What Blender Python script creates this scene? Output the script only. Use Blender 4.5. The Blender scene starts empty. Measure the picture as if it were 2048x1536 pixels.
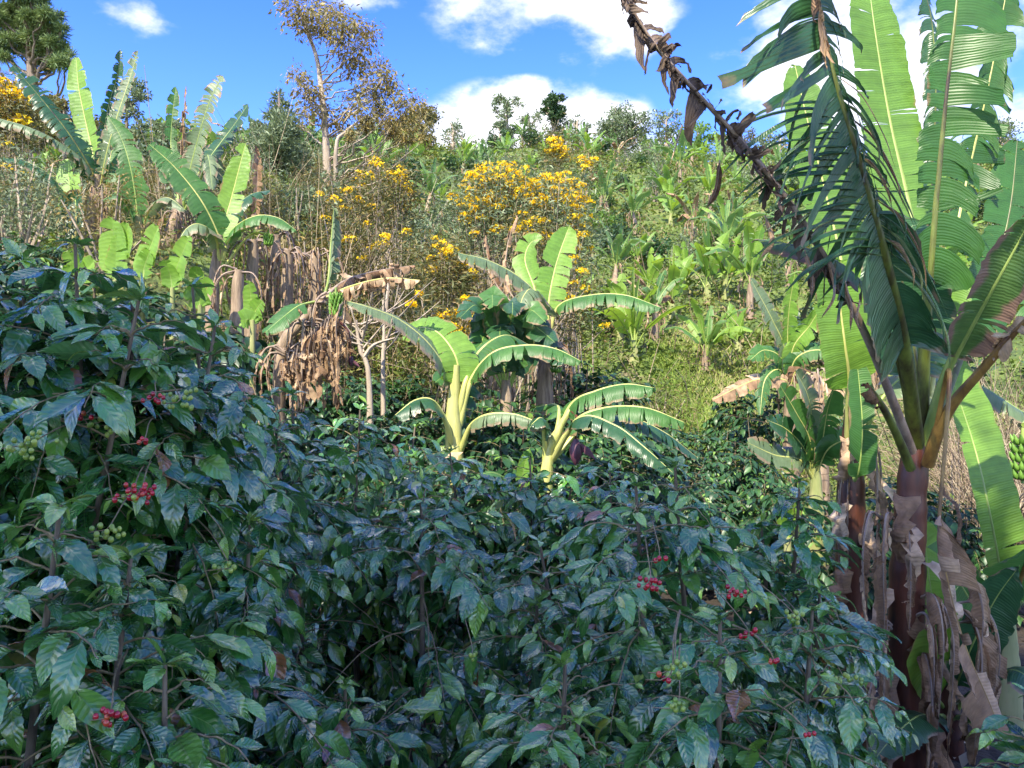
import bpy, math
import numpy as np
from mathutils import Vector

# ------------------------------------------------------------------ camera, sky, sun, exposure
C = bpy.context.scene.collection
SC = bpy.context.scene
ZC = 2.6                                   # eye height above the floor of the plantation
FP = 1536.0                                # focal length in photograph pixels
cam = bpy.data.cameras.new('camera'); cam.sensor_width = 36.0; cam.lens = 36.0 * FP / 2048.0
cam.clip_start = 0.05; cam.clip_end = 3000
camo = bpy.data.objects.new('camera', cam); C.objects.link(camo)
camo.location = (0, 0, ZC); camo.rotation_euler = (math.radians(90), 0, 0)
SC.camera = camo
SC.view_settings.view_transform = 'Standard'; SC.view_settings.look = 'None'
SC.view_settings.exposure = 2.5; SC.view_settings.gamma = 1
SC.cycles.max_bounces = 7; SC.cycles.transparent_max_bounces = 4
SC.cycles.diffuse_bounces = 4; SC.cycles.glossy_bounces = 2; SC.cycles.transmission_bounces = 3

SUN_EL = math.radians(46); SUN_H = (-0.42, -0.91)
_n = math.hypot(*SUN_H)
TO_SUN = Vector((SUN_H[0]/_n*math.cos(SUN_EL), SUN_H[1]/_n*math.cos(SUN_EL), math.sin(SUN_EL)))
sun = bpy.data.lights.new('sun', 'SUN'); sun.energy = 2.0; sun.angle = math.radians(0.5); sun.color = (1.0, 0.91, 0.74)
suno = bpy.data.objects.new('sun', sun); C.objects.link(suno)
suno.rotation_euler = TO_SUN.to_track_quat('Z', 'Y').to_euler(); suno.location = (-20, -40, 60)

W = bpy.data.worlds.new('World'); SC.world = W; W.use_nodes = True
SKY_K = 0.15
CLOUDS = [  # (photo x, photo y, half width, half height, strength)
    (1050, 280, 190, 100, 1.25), (960, 280, 115, 78, 1.1), (1180, 290, 125, 100, 1.0), (1300, 300, 90, 50, .6), (1050, 225, 95, 62, 1.1), (1150, 235, 60, 45, .9),
    (1060, 10, 190, 90, .55), (1200, 30, 150, 95, .6), (1000, 60, 90, 50, .36),
    (1680, 60, 230, 200, .72), (1850, 150, 260, 240, .8), (1560, 20, 130, 70, .6), (1700, 250, 160, 100, .7),
    (250, 15, 90, 50, .55), (690, -5, 120, 30, .5), (2080, 330, 120, 120, .4)]

def world_nodes():
    nt = W.node_tree; N = nt.nodes; L = nt.links; N.clear()
    out = N.new('ShaderNodeOutputWorld'); bg = N.new('ShaderNodeBackground'); bg.inputs[1].default_value = SKY_K
    sky = N.new('ShaderNodeTexSky'); sky.sky_type = 'NISHITA'; sky.sun_disc = False
    sky.sun_elevation = SUN_EL; sky.sun_rotation = math.atan2(SUN_H[0], SUN_H[1])
    sky.air_density = 1.0; sky.dust_density = 0.35; sky.ozone_density = 2.2; sky.altitude = 900
    hs = N.new('ShaderNodeHueSaturation'); hs.inputs['Saturation'].default_value = 1.36; hs.inputs['Value'].default_value = .64; hs.inputs['Hue'].default_value = .528
    L.new(sky.outputs[0], hs.inputs['Color'])
    tc = N.new('ShaderNodeTexCoord')
    def math_(op, a, b=None, clamp=False):
        m = N.new('ShaderNodeMath'); m.operation = op; m.use_clamp = clamp
        for k, v in enumerate((a, b)):
            if v is None: continue
            if isinstance(v, (int, float)): m.inputs[k].default_value = v
            else: L.new(v, m.inputs[k])
        return m.outputs[0]
    cov = None
    for px, py, wx, wy, s in CLOUDS:
        d = Vector(((px-1024)/FP, 1, (768-py)/FP)); ln = d.length; c = d.normalized()
        mp = N.new('ShaderNodeVectorMath'); mp.operation = 'SUBTRACT'; L.new(tc.outputs['Generated'], mp.inputs[0]); mp.inputs[1].default_value = c
        ml = N.new('ShaderNodeVectorMath'); ml.operation = 'MULTIPLY'; L.new(mp.outputs[0], ml.inputs[0])
        sx = FP*ln/wx; sz = FP*ln/wy
        ml.inputs[1].default_value = (sx, min(sx, sz)*.9, sz)
        le = N.new('ShaderNodeVectorMath'); le.operation = 'LENGTH'; L.new(ml.outputs[0], le.inputs[0])
        v = math_('MULTIPLY', math_('SUBTRACT', 1.25, le.outputs['Value'], True), s)
        cov = v if cov is None else math_('MAXIMUM', cov, v)
    def noise(scale, detail, rough, stretch=(1, 1, 1.8)):
        mp = N.new('ShaderNodeMapping'); mp.inputs['Scale'].default_value = stretch; L.new(tc.outputs['Generated'], mp.inputs[0])
        n = N.new('ShaderNodeTexNoise'); n.inputs['Scale'].default_value = scale; n.inputs['Detail'].default_value = detail
        n.inputs['Roughness'].default_value = rough; L.new(mp.outputs[0], n.inputs[0]); return n.outputs[0]
    n1 = noise(7, 9, .58); n2 = noise(2.3, 6, .55)
    far = math_('MULTIPLY', math_('SUBTRACT', n2, .47, True), 4.0)      # scattered cloud added outside the view as fill light
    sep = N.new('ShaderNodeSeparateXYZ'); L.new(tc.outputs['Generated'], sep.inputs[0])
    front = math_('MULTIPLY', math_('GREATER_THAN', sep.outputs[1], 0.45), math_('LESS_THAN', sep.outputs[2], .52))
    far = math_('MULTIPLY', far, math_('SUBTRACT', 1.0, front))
    cov = math_('ADD', cov, far); back = math_('ADD', math_('MULTIPLY', math_('SUBTRACT', 1.0, front), 1.3), 1.0)  # the added out-of-view cloud is made brighter to lift the shaded foreground
    dens = math_('ADD', cov, math_('MULTIPLY', math_('SUBTRACT', n1, .5), 2.2))
    mr = N.new('ShaderNodeMapRange'); mr.interpolation_type = 'SMOOTHSTEP'; L.new(dens, mr.inputs[0])
    mr.inputs[1].default_value = .2; mr.inputs[2].default_value = .72
    edge = math_('MULTIPLY', mr.outputs[0], math_('MINIMUM', math_('MULTIPLY', cov, 5.0), 1.0))
    cr = N.new('ShaderNodeMapRange'); L.new(n1, cr.inputs[0]); cr.inputs[1].default_value = .3; cr.inputs[2].default_value = .62
    mixc = N.new('ShaderNodeMix'); mixc.data_type = 'RGBA'; L.new(cr.outputs[0], mixc.inputs[0])
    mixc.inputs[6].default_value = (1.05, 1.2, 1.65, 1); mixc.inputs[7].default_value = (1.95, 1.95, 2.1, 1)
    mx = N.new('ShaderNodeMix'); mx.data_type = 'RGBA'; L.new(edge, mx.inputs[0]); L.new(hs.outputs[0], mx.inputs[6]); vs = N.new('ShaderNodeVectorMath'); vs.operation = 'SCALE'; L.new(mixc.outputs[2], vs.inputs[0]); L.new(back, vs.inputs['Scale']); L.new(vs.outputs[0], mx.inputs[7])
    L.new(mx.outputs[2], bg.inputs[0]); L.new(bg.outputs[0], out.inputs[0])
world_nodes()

# ------------------------------------------------------------------ helpers
def P(px, py, Y):
    return np.array(((px-1024)/FP*Y, Y, ZC-(py-768)/FP*Y))
def to_px(p):
    return 1024+p[..., 0]/p[..., 1]*FP, 768-(p[..., 2]-ZC)/p[..., 1]*FP
def nrm(v):
    v = np.asarray(v, float); return v/np.maximum(np.linalg.norm(v, axis=-1, keepdims=True), 1e-9)
UP = np.array((0., 0., 1.))

class MB:
    def __init__(s): s.V = []; s.Q = []; s.T = []; s.U = []; s.R = []; s.n = 0
    def add(s, v, q=None, t=None, uv=None, rnd=0.5):
        v = np.asarray(v, float).reshape(-1, 3); k = len(v)
        s.V.append(v)
        if q is not None and len(q): s.Q.append(np.asarray(q, int).reshape(-1, 4)+s.n)
        if t is not None and len(t): s.T.append(np.asarray(t, int).reshape(-1, 3)+s.n)
        s.U.append(np.zeros((k, 2)) if uv is None else np.asarray(uv, float).reshape(-1, 2))
        s.R.append(np.full(k, rnd) if np.isscalar(rnd) else np.asarray(rnd, float).reshape(-1))
        s.n += k
    def grid(s, g, uv=None, rnd=0.5):
        a, b = g.shape[:2]; i = np.arange(a*b).reshape(a, b)
        q = np.stack((i[:-1, :-1], i[1:, :-1], i[1:, 1:], i[:-1, 1:]), -1).reshape(-1, 4)
        s.add(g, q, uv=uv, rnd=rnd)
    def tube(s, pts, rad, sides=6, rnd=0.5, cap=True):
        pts = np.asarray(pts, float); n = len(pts); rad = np.broadcast_to(np.asarray(rad, float), (n,))
        T = nrm(np.gradient(pts, axis=0)); ref = UP if abs(T[0][2]) < .9 else np.array((1., 0, 0))
        A = nrm(np.cross(T, ref)); B = np.cross(A, T)
        a = np.linspace(0, 2*math.pi, sides+1)
        g = pts[:, None]+rad[:, None, None]*(A[:, None]*np.cos(a)[None, :, None]+B[:, None]*np.sin(a)[None, :, None])
        L_ = np.concatenate(([0], np.cumsum(np.linalg.norm(np.diff(pts, axis=0), axis=1))))
        uv = np.stack(np.broadcast_arrays(a[None]/6.283, L_[:, None]), -1)
        s.grid(g, uv, rnd)
        if cap:
            for k, r in ((0, 1), (n-1, 0)):
                ring = g[k, :-1]; m = len(ring); c = np.vstack((ring, pts[k]))
                idx = np.arange(m); nx = (idx+1) % m
                t = np.stack((idx, nx, np.full(m, m)) if r else (nx, idx, np.full(m, m)), -1)
                s.add(c, t=t, rnd=rnd)
    def scatter(s, tpl, M, pos, rnd):
        tv, tq, tuv = tpl; n = len(pos)
        if n == 0: return
        v = np.einsum('nij,kj->nki', M, tv)+pos[:, None]
        q = (tq[None]+(np.arange(n)*len(tv))[:, None, None]).reshape(-1, tq.shape[1])
        uv = np.broadcast_to(tuv[None], (n,)+tuv.shape)
        r = np.repeat(rnd, len(tv))
        if tq.shape[1] == 4: s.add(v, q, uv=uv, rnd=r)
        else: s.add(v, t=q, uv=uv, rnd=r)
    def mesh(s, name, mat, smooth=True):
        me = bpy.data.meshes.new(name)
        V = np.concatenate(s.V) if s.V else np.zeros((0, 3))
        U = np.concatenate(s.U); R = np.concatenate(s.R)
        Q = np.concatenate(s.Q) if s.Q else np.zeros((0, 4), int); T = np.concatenate(s.T) if s.T else np.zeros((0, 3), int)
        li = np.concatenate((Q.ravel(), T.ravel())).astype(np.int32)
        ls = np.concatenate((np.arange(len(Q))*4, len(Q)*4+np.arange(len(T))*3)).astype(np.int32)
        me.vertices.add(len(V)); me.vertices.foreach_set('co', V.astype(np.float32).ravel())
        me.loops.add(len(li)); me.loops.foreach_set('vertex_index', li)
        me.polygons.add(len(ls)); me.polygons.foreach_set('loop_start', ls)
        me.update(calc_edges=True)
        if smooth: me.polygons.foreach_set('use_smooth', np.ones(len(ls), bool))
        uvl = me.uv_layers.new(name='UVMap'); uvl.data.foreach_set('uv', U[li].astype(np.float32).ravel())
        at = me.attributes.new('rnd', 'FLOAT', 'POINT'); at.data.foreach_set('value', R.astype(np.float32))
        me.materials.append(mat); me.update()
        return me
    def build(s, name, mat, parent=None, smooth=True):
        if not s.V: return None
        o = bpy.data.objects.new(name, s.mesh(name, mat, smooth)); C.objects.link(o)
        if parent is not None:
            o.parent = parent; o.matrix_parent_inverse = ident_inv(parent)
        return o
def ident_inv(p):
    from mathutils import Matrix
    return (Matrix.Translation(p.location) @ p.rotation_euler.to_matrix().to_4x4()).inverted() if p.parent is None else Matrix.Identity(4)

def thing(name, loc, label, cat, group=None):
    o = bpy.data.objects.new(name, None); C.objects.link(o); o.location = Vector(loc); o.empty_display_size = .2
    o['label'] = label; o['category'] = cat
    if group: o['group'] = group
    return o
def tag(o, label, cat, group=None):
    o['label'] = label; o['category'] = cat
    if group: o['group'] = group
    return o
def copy_tree(root, loc, rotz, sc, label, group=None):
    r = root.copy(); C.objects.link(r); r.location = Vector(loc); r.rotation_euler = (0, 0, rotz); r.scale = (sc, sc, sc)
    r['label'] = label
    if group: r['group'] = group
    for ch in list(root.children):
        c = ch.copy(); C.objects.link(c); c.parent = r; c.matrix_parent_inverse = ch.matrix_parent_inverse.copy()
        for g in list(ch.children):
            d = g.copy(); C.objects.link(d); d.parent = c; d.matrix_parent_inverse = g.matrix_parent_inverse.copy()
    return r
def curve(pts, n):
    p = np.asarray(pts, float); m = len(p)
    if m == 2: return p[0]+(p[1]-p[0])*np.linspace(0, 1, n)[:, None]
    e = np.vstack((2*p[0]-p[1], p, 2*p[-1]-p[-2]))
    L_ = np.concatenate(([0], np.cumsum(np.linalg.norm(np.diff(p, axis=0), axis=1)))); t = np.linspace(0, L_[-1], n)
    out = np.zeros((n, 3))
    for k in range(m-1):
        msk = (t >= L_[k]-1e-9) & (t <= L_[k+1]+1e-9); u = ((t[msk]-L_[k])/max(L_[k+1]-L_[k], 1e-9))[:, None]
        a, b, c, d = e[k:k+4]
        out[msk] = .5*((2*b)+(c-a)*u+(2*a-5*b+4*c-d)*u**2+(3*b-a-3*c+d)*u**3)
    return out
def frames(Y, Z):
    """matrices whose columns are X,Y,Z from a direction Y and an approximate normal Z"""
    Y = nrm(Y); X = nrm(np.cross(Y, Z)); Zn = np.cross(X, Y)
    return np.stack((X, Y, Zn), -1)

# ------------------------------------------------------------------ materials
def mat_base(name):
    m = bpy.data.materials.new(name); m.use_nodes = True; nt = m.node_tree; nt.nodes.clear()
    return m, nt, nt.nodes, nt.links
def ramp(N, stops, interp='LINEAR'):
    r = N.new('ShaderNodeValToRGB'); r.color_ramp.interpolation = interp; e = r.color_ramp.elements
    while len(e) < len(stops): e.new(.5)
    for k, (p, c) in enumerate(stops): e[k].position = p; e[k].color = (*c, 1)
    return r
def leaf_mat(name, stops, rough=.4, transl=.25, tcol=None, veins=None, bump=.2, spec=.5, under=None, brown=None, coat=0.0, vcol=None, noise_amt=.25):
    """leaf: colour by the per-leaf random value, translucent, veined by its own UV map"""
    m, nt, N, L = mat_base(name)
    out = N.new('ShaderNodeOutputMaterial'); b = N.new('ShaderNodeBsdfPrincipled')
    at = N.new('ShaderNodeAttribute'); at.attribute_name = 'rnd'
    r = ramp(N, stops); L.new(at.outputs['Fac'], r.inputs[0]); col = r.outputs[0]
    tc = N.new('ShaderNodeTexCoord')
    nz = N.new('ShaderNodeTexNoise'); nz.inputs['Scale'].default_value = 9; nz.inputs['Detail'].default_value = 5; L.new(tc.outputs['Object'], nz.inputs[0])
    hv = N.new('ShaderNodeHueSaturation'); L.new(col, hv.inputs['Color'])
    mr = N.new('ShaderNodeMapRange'); L.new(nz.outputs[0], mr.inputs[0]); mr.inputs[1].default_value = .3; mr.inputs[2].default_value = .7
    mr.inputs[3].default_value = 1-noise_amt; mr.inputs[4].default_value = 1+noise_amt; L.new(mr.outputs[0], hv.inputs['Value']); col = hv.outputs[0]
    uv = N.new('ShaderNodeUVMap'); sp = N.new('ShaderNodeSeparateXYZ'); L.new(uv.outputs[0], sp.inputs[0])
    def mth(op, a, bb=None, clamp=False):
        q = N.new('ShaderNodeMath'); q.operation = op; q.use_clamp = clamp
        for k, v in enumerate((a, bb)):
            if v is None: continue
            if isinstance(v, (int, float)): q.inputs[k].default_value = v
            else: L.new(v, q.inputs[k])
        return q.outputs[0]
    def mix(f, c1, c2):
        x = N.new('ShaderNodeMix'); x.data_type = 'RGBA'
        L.new(f, x.inputs[0]) if not isinstance(f, float) else setattr(x.inputs[0], 'default_value', f)
        for k, v in ((6, c1), (7, c2)):
            if isinstance(v, tuple): x.inputs[k].default_value = (*v, 1)
            else: L.new(v, x.inputs[k])
        return x.outputs[2]
    height = None
    if veins == 'coffee':   # u = 0..1 across, v = 0..1 along
        au = mth('ABSOLUTE', mth('SUBTRACT', sp.outputs[0], .5))
        mid = mth('LESS_THAN', au, .022)
        ph = mth('SUBTRACT', mth('MULTIPLY', sp.outputs[1], 9.0), mth('MULTIPLY', au, 3.4))
        w = mth('ABSOLUTE', mth('SUBTRACT', mth('FRACT', ph), .5))
        vein = mth('SUBTRACT', 1.0, mth('MULTIPLY', w, 14.0), True)
        col = mix(mth('MULTIPLY', mth('MAXIMUM', mid, mth('MULTIPLY', vein, .35)), .6), col, vcol or (.16, .27, .08))
        height = mth('MULTIPLY', mth('SMOOTH_MIN', w, .3) if False else w, 1.0)
    elif veins == 'banana':  # u = 0..1 from rib to edge, v = metres along
        wv = mth('SINE', mth('MULTIPLY', sp.outputs[1], 330.0)); wv2 = mth('SINE', mth('MULTIPLY', sp.outputs[1], 97.0))
        height = mth('ADD', wv, mth('MULTIPLY', wv2, 1.2))
        col = mix(mth('MULTIPLY', mth('MAXIMUM', wv2, 0.0), .14), col, vcol or (.03, .10, .02))
    if brown is not None:
        n2 = N.new('ShaderNodeTexNoise'); n2.inputs['Scale'].default_value = 5; n2.inputs['Detail'].default_value = 7; L.new(tc.outputs['Object'], n2.inputs[0])
        f = mth('ADD', mth('MULTIPLY', mth('POWER', sp.outputs[0], 2.5), .45), mth('SUBTRACT', n2.outputs[0], .5))
        f = mth('MULTIPLY', mth('SUBTRACT', f, brown[0]), 9.0, True)
        col = mix(f, col, brown[1])
    geo = N.new('ShaderNodeNewGeometry')
    if under is not None: col = mix(mth('MULTIPLY', geo.outputs['Backfacing'], under[0]), col, under[1])
    L.new(col, b.inputs['Base Color']); b.inputs['Roughness'].default_value = rough
    b.inputs['Specular IOR Level'].default_value = spec
    if coat: b.inputs['Coat Weight'].default_value = coat; b.inputs['Coat Roughness'].default_value = .10
    if height is not None:
        bp = N.new('ShaderNodeBump'); bp.inputs['Strength'].default_value = bump; bp.inputs['Distance'].default_value = .004
        L.new(height, bp.inputs['Height']); L.new(bp.outputs[0], b.inputs['Normal'])
    if transl > 0:
        t = N.new('ShaderNodeBsdfTranslucent')
        h2 = N.new('ShaderNodeHueSaturation'); L.new(col, h2.inputs['Color']); h2.inputs['Hue'].default_value = .485; h2.inputs['Value'].default_value = 1.5; h2.inputs['Saturation'].default_value = 1.1
        L.new(h2.outputs[0], t.inputs[0])
        ms = N.new('ShaderNodeMixShader'); ms.inputs[0].default_value = transl; L.new(b.outputs[0], ms.inputs[1]); L.new(t.outputs[0], ms.inputs[2]); L.new(ms.outputs[0], out.inputs[0])
    else: L.new(b.outputs[0], out.inputs[0])
    return m
def bark_mat(name, c1, c2, scale=8, rough=.85, bump=.5, stretch=(1, 1, .15), rings=None, c3=None):
    m, nt, N, L = mat_base(name)
    out = N.new('ShaderNodeOutputMaterial'); b = N.new('ShaderNodeBsdfPrincipled'); L.new(b.outputs[0], out.inputs[0])
    tc = N.new('ShaderNodeTexCoord'); mp = N.new('ShaderNodeMapping'); mp.inputs['Scale'].default_value = stretch; L.new(tc.outputs['Object'], mp.inputs[0])
    n = N.new('ShaderNodeTexNoise'); n.inputs['Scale'].default_value = scale; n.inputs['Detail'].default_value = 9; n.inputs['Roughness'].default_value = .65; L.new(mp.outputs[0], n.inputs[0])
    r = ramp(N, [(.34, c1), (.62, c2)] + ([(.75, c3)] if c3 else [])); L.new(n.outputs[0], r.inputs[0]); L.new(r.outputs[0], b.inputs['Base Color'])
    b.inputs['Roughness'].default_value = rough
    n2 = N.new('ShaderNodeTexNoise'); n2.inputs['Scale'].default_value = scale*4; n2.inputs['Detail'].default_value = 6; L.new(mp.outputs[0], n2.inputs[0])
    bp = N.new('ShaderNodeBump'); bp.inputs['Strength'].default_value = bump; bp.inputs['Distance'].default_value = .01; L.new(n2.outputs[0], bp.inputs['Height']); L.new(bp.outputs[0], b.inputs['Normal'])
    return m
def plain_mat(name, stops, rough=.5, coat=0):
    m, nt, N, L = mat_base(name)
    out = N.new('ShaderNodeOutputMaterial'); b = N.new('ShaderNodeBsdfPrincipled'); L.new(b.outputs[0], out.inputs[0])
    at = N.new('ShaderNodeAttribute'); at.attribute_name = 'rnd'; r = ramp(N, stops); L.new(at.outputs['Fac'], r.inputs[0])
    tc = N.new('ShaderNodeTexCoord'); n = N.new('ShaderNodeTexNoise'); n.inputs['Scale'].default_value = 60; L.new(tc.outputs['Object'], n.inputs[0])
    hv = N.new('ShaderNodeHueSaturation'); L.new(r.outputs[0], hv.inputs['Color']); mr = N.new('ShaderNodeMapRange'); L.new(n.outputs[0], mr.inputs[0])
    mr.inputs[3].default_value = .6; mr.inputs[4].default_value = 1.4; L.new(mr.outputs[0], hv.inputs['Value']); L.new(hv.outputs[0], b.inputs['Base Color'])
    b.inputs['Roughness'].default_value = rough; b.inputs['Coat Weight'].default_value = coat
    return m

M = {}
M['coffee'] = leaf_mat('coffee_leaf', [(0, (.012, .075, .018)), (.4, (.05, .19, .03)), (.72, (.13, .31, .035)), (.9, (.24, .44, .05)), (.975, (.34, .38, .05)), (1, (.28, .12, .035))],
                       rough=.25, transl=.18, veins='coffee', bump=.8, spec=1.0, under=(.6, (.06, .17, .05)), coat=1.0, noise_amt=.35)
M['coffee_sun'] = leaf_mat('coffee_leaf_far', [(0, (.014, .042, .016)), (.5, (.028, .085, .025)), (.85, (.06, .15, .03)), (1, (.17, .30, .05))],
                       rough=.42, transl=.18, veins=None, spec=.5)
M['coffee_stem'] = bark_mat('coffee_bark', (.06, .045, .03), (.19, .15, .10), 30)
M['coffee_twig'] = bark_mat('coffee_twig', (.14, .11, .05), (.28, .22, .11), 40)
M['cherry_red'] = plain_mat('ripe_cherry', [(0, (.25, .004, .015)), (.8, (.42, .012, .02)), (1, (.45, .10, .02))], .25, .4)
M['cherry_green'] = plain_mat('unripe_cherry', [(0, (.12, .22, .03)), (1, (.30, .38, .06))], .35, .2)
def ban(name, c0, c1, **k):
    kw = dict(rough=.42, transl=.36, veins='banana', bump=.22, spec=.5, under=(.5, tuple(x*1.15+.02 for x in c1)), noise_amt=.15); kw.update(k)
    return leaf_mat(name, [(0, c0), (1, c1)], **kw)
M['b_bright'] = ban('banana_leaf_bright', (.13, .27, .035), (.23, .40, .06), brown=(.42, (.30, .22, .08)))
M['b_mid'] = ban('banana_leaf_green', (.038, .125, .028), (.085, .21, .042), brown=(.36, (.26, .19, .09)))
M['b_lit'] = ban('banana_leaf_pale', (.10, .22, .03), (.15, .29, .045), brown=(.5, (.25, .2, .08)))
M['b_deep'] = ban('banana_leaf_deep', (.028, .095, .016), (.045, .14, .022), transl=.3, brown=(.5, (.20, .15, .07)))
M['b_dark'] = ban('banana_leaf_dark', (.018, .065, .026), (.04, .11, .04), transl=.22, rough=.30, brown=(.36, (.22, .16, .09)))
M['b_grey'] = ban('banana_leaf_greyish', (.10, .16, .07), (.18, .24, .11), transl=.25, brown=(.22, (.25, .19, .11)))
M['b_hot'] = ban('banana_leaf_half_dry', (.06, .13, .03), (.10, .18, .045), transl=.25, brown=(.12, (.24, .15, .10)))
M['b_dead'] = leaf_mat('banana_leaf_dead', [(0, (.11, .06, .03)), (.35, (.25, .155, .085)), (.7, (.42, .29, .17)), (1, (.60, .46, .30))], rough=.8, transl=.15, veins='banana', bump=.35, spec=.2, vcol=(.22, .16, .11), noise_amt=.5)
M['b_dead2'] = leaf_mat('banana_leaf_dead_dark', [(0, (.05, .036, .028)), (.5, (.12, .085, .06)), (1, (.24, .175, .125))], rough=.7, transl=.1, veins='banana', bump=.35, spec=.3, vcol=(.10, .07, .05), noise_amt=.5)
M['b_hill'] = ban('banana_leaf_hillside', (.09, .21, .03), (.24, .38, .05), brown=(.42, (.25, .18, .08)), bump=.2)
M['b_hill2'] = ban('banana_leaf_hillside_dull', (.06, .15, .035), (.14, .25, .06), brown=(.33, (.25, .19, .11)), bump=.2)
M['rib_y'] = bark_mat('banana_rib_yellow', (.34, .38, .09), (.52, .50, .16), 6, rough=.45, bump=.15)
M['rib_g'] = bark_mat('banana_rib_green', (.16, .24, .05), (.30, .38, .09), 6, rough=.45, bump=.15)
M['rib_k'] = bark_mat('banana_rib_maroon', (.028, .012, .010), (.15, .19, .03), 3, rough=.4, bump=.15, stretch=(3, 3, .8), c3=(.22, .27, .05))
M['rib_o'] = bark_mat('banana_rib_orange', (.10, .045, .015), (.36, .22, .05), 4, rough=.45, bump=.2, stretch=(2, 2, 1))
M['rib_d'] = bark_mat('banana_rib_dead', (.16, .11, .08), (.34, .26, .19), 10, bump=.5)
M['stem_k'] = bark_mat('pseudostem_maroon', (.026, .012, .008), (.13, .038, .018), 5, rough=.42, bump=.3, stretch=(1.5, 1.5, .3), c3=(.20, .10, .035))
M['stem_y'] = bark_mat('pseudostem_yellow', (.26, .30, .08), (.50, .47, .16), 5, rough=.5, bump=.5, stretch=(3, 3, .3), c3=(.42, .27, .12))
M['stem_b'] = bark_mat('pseudostem_brown', (.12, .085, .055), (.34, .25, .165), 9, bump=1.0, stretch=(2, 2, .25), c3=(.24, .26, .10))
M['stem_g'] = bark_mat('pseudostem_green', (.16, .20, .06), (.30, .30, .12), 7, bump=.4, c3=(.30, .20, .13))
M['fruit'] = plain_mat('green_banana', [(0, (.08, .18, .02)), (1, (.17, .32, .05))], .4)
M['bud'] = plain_mat('flower_bud', [(0, (.07, .02, .04)), (1, (.16, .07, .10))], .5)

# ------------------------------------------------------------------ ground
_py = np.array([-60, -12, -3, .3, 2.6, 10, 14, 18, 22, 35, 50, 70, 86, 96, 120, 200, 420.])
_pz = np.array([2.0, 1.4, 1.15, 1.0, 0, .25, .9, 1.7, 2.8, 7.4, 13.6, 21.6, 27.6, 28.4, 24, 10, 4.])
def height(x, y):
    x = np.asarray(x, float); y = np.asarray(y, float)
    z = np.interp(y, _py, _pz)
    s = lambda t: np.clip(t, 0, 1)**2*(3-2*np.clip(t, 0, 1))
    z = z+3.9*s((-x-.5)/6.5)*s((y-8)/6)*(1-s((y-45)/40))
    z = z+1.0*s((x-6)/10)*s((y-9)/12)*(1-s((y-60)/25))
    k = s((y-9)/10)
    z = z+k*(.28*np.sin(x*.31+y*.17)+.2*np.sin(x*.83-y*.4+1)+.10*np.sin(x*1.9+y*1.3))
    r = s((y-60)/25)*(1-s((y-110)/60))
    z = z+r*(1.3*np.sin(x*.06+1.9)+.5*np.sin(x*.17))
    return z
def hit(px, py, y0=8, y1=110):
    ys = np.linspace(y0, y1, 1200); x = (px-1024)/FP*ys; z = ZC-(py-768)/FP*ys
    b = np.nonzero(height(x, ys) > z)[0]
    k = b[0] if len(b) else len(ys)-1
    return np.array((x[k], ys[k], float(height(x[k], ys[k]))))
def ground():
    ys = np.concatenate((np.linspace(-60, -4, 12), np.linspace(-3, 12, 40), np.linspace(12.5, 40, 80), np.linspace(41, 125, 110), np.linspace(130, 420, 20)))
    xs = np.concatenate((np.linspace(-400, -110, 12), np.linspace(-100, -26, 38), np.linspace(-25, 25, 130), np.linspace(26, 100, 38), np.linspace(110, 400, 12)))
    X, Y = np.meshgrid(xs, ys, indexing='ij'); Z = height(X, Y)
    m, nt, N, L = mat_base('ground')
    out = N.new('ShaderNodeOutputMaterial'); b = N.new('ShaderNodeBsdfPrincipled'); L.new(b.outputs[0], out.inputs[0]); b.inputs['Roughness'].default_value = .95
    tc = N.new('ShaderNodeTexCoord')
    n = N.new('ShaderNodeTexNoise'); n.inputs['Scale'].default_value = .45; n.inputs['Detail'].default_value = 10; n.inputs['Roughness'].default_value = .7; L.new(tc.outputs['Object'], n.inputs[0])
    r = ramp(N, [(.3, (.035, .055, .018)), (.46, (.07, .11, .025)), (.56, (.14, .20, .04)), (.66, (.20, .16, .085)), (.8, (.12, .16, .05))]); L.new(n.outputs[0], r.inputs[0])
    # leaf litter below the near bushes
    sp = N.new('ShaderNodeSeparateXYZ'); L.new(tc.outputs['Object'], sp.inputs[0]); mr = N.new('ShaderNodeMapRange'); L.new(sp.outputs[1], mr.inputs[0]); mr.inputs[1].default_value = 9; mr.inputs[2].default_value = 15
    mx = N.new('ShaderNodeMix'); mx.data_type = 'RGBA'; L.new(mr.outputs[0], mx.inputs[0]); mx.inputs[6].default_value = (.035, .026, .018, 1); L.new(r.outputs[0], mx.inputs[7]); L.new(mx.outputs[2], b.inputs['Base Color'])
    n2 = N.new('ShaderNodeTexNoise'); n2.inputs['Scale'].default_value = 9; n2.inputs['Detail'].default_value = 8; L.new(tc.outputs['Object'], n2.inputs[0])
    bp = N.new('ShaderNodeBump'); bp.inputs['Distance'].default_value = .15; L.new(n2.outputs[0], bp.inputs['Height']); L.new(bp.outputs[0], b.inputs['Normal'])
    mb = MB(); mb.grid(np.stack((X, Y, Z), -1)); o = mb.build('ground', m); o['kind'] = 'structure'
ground()

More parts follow.
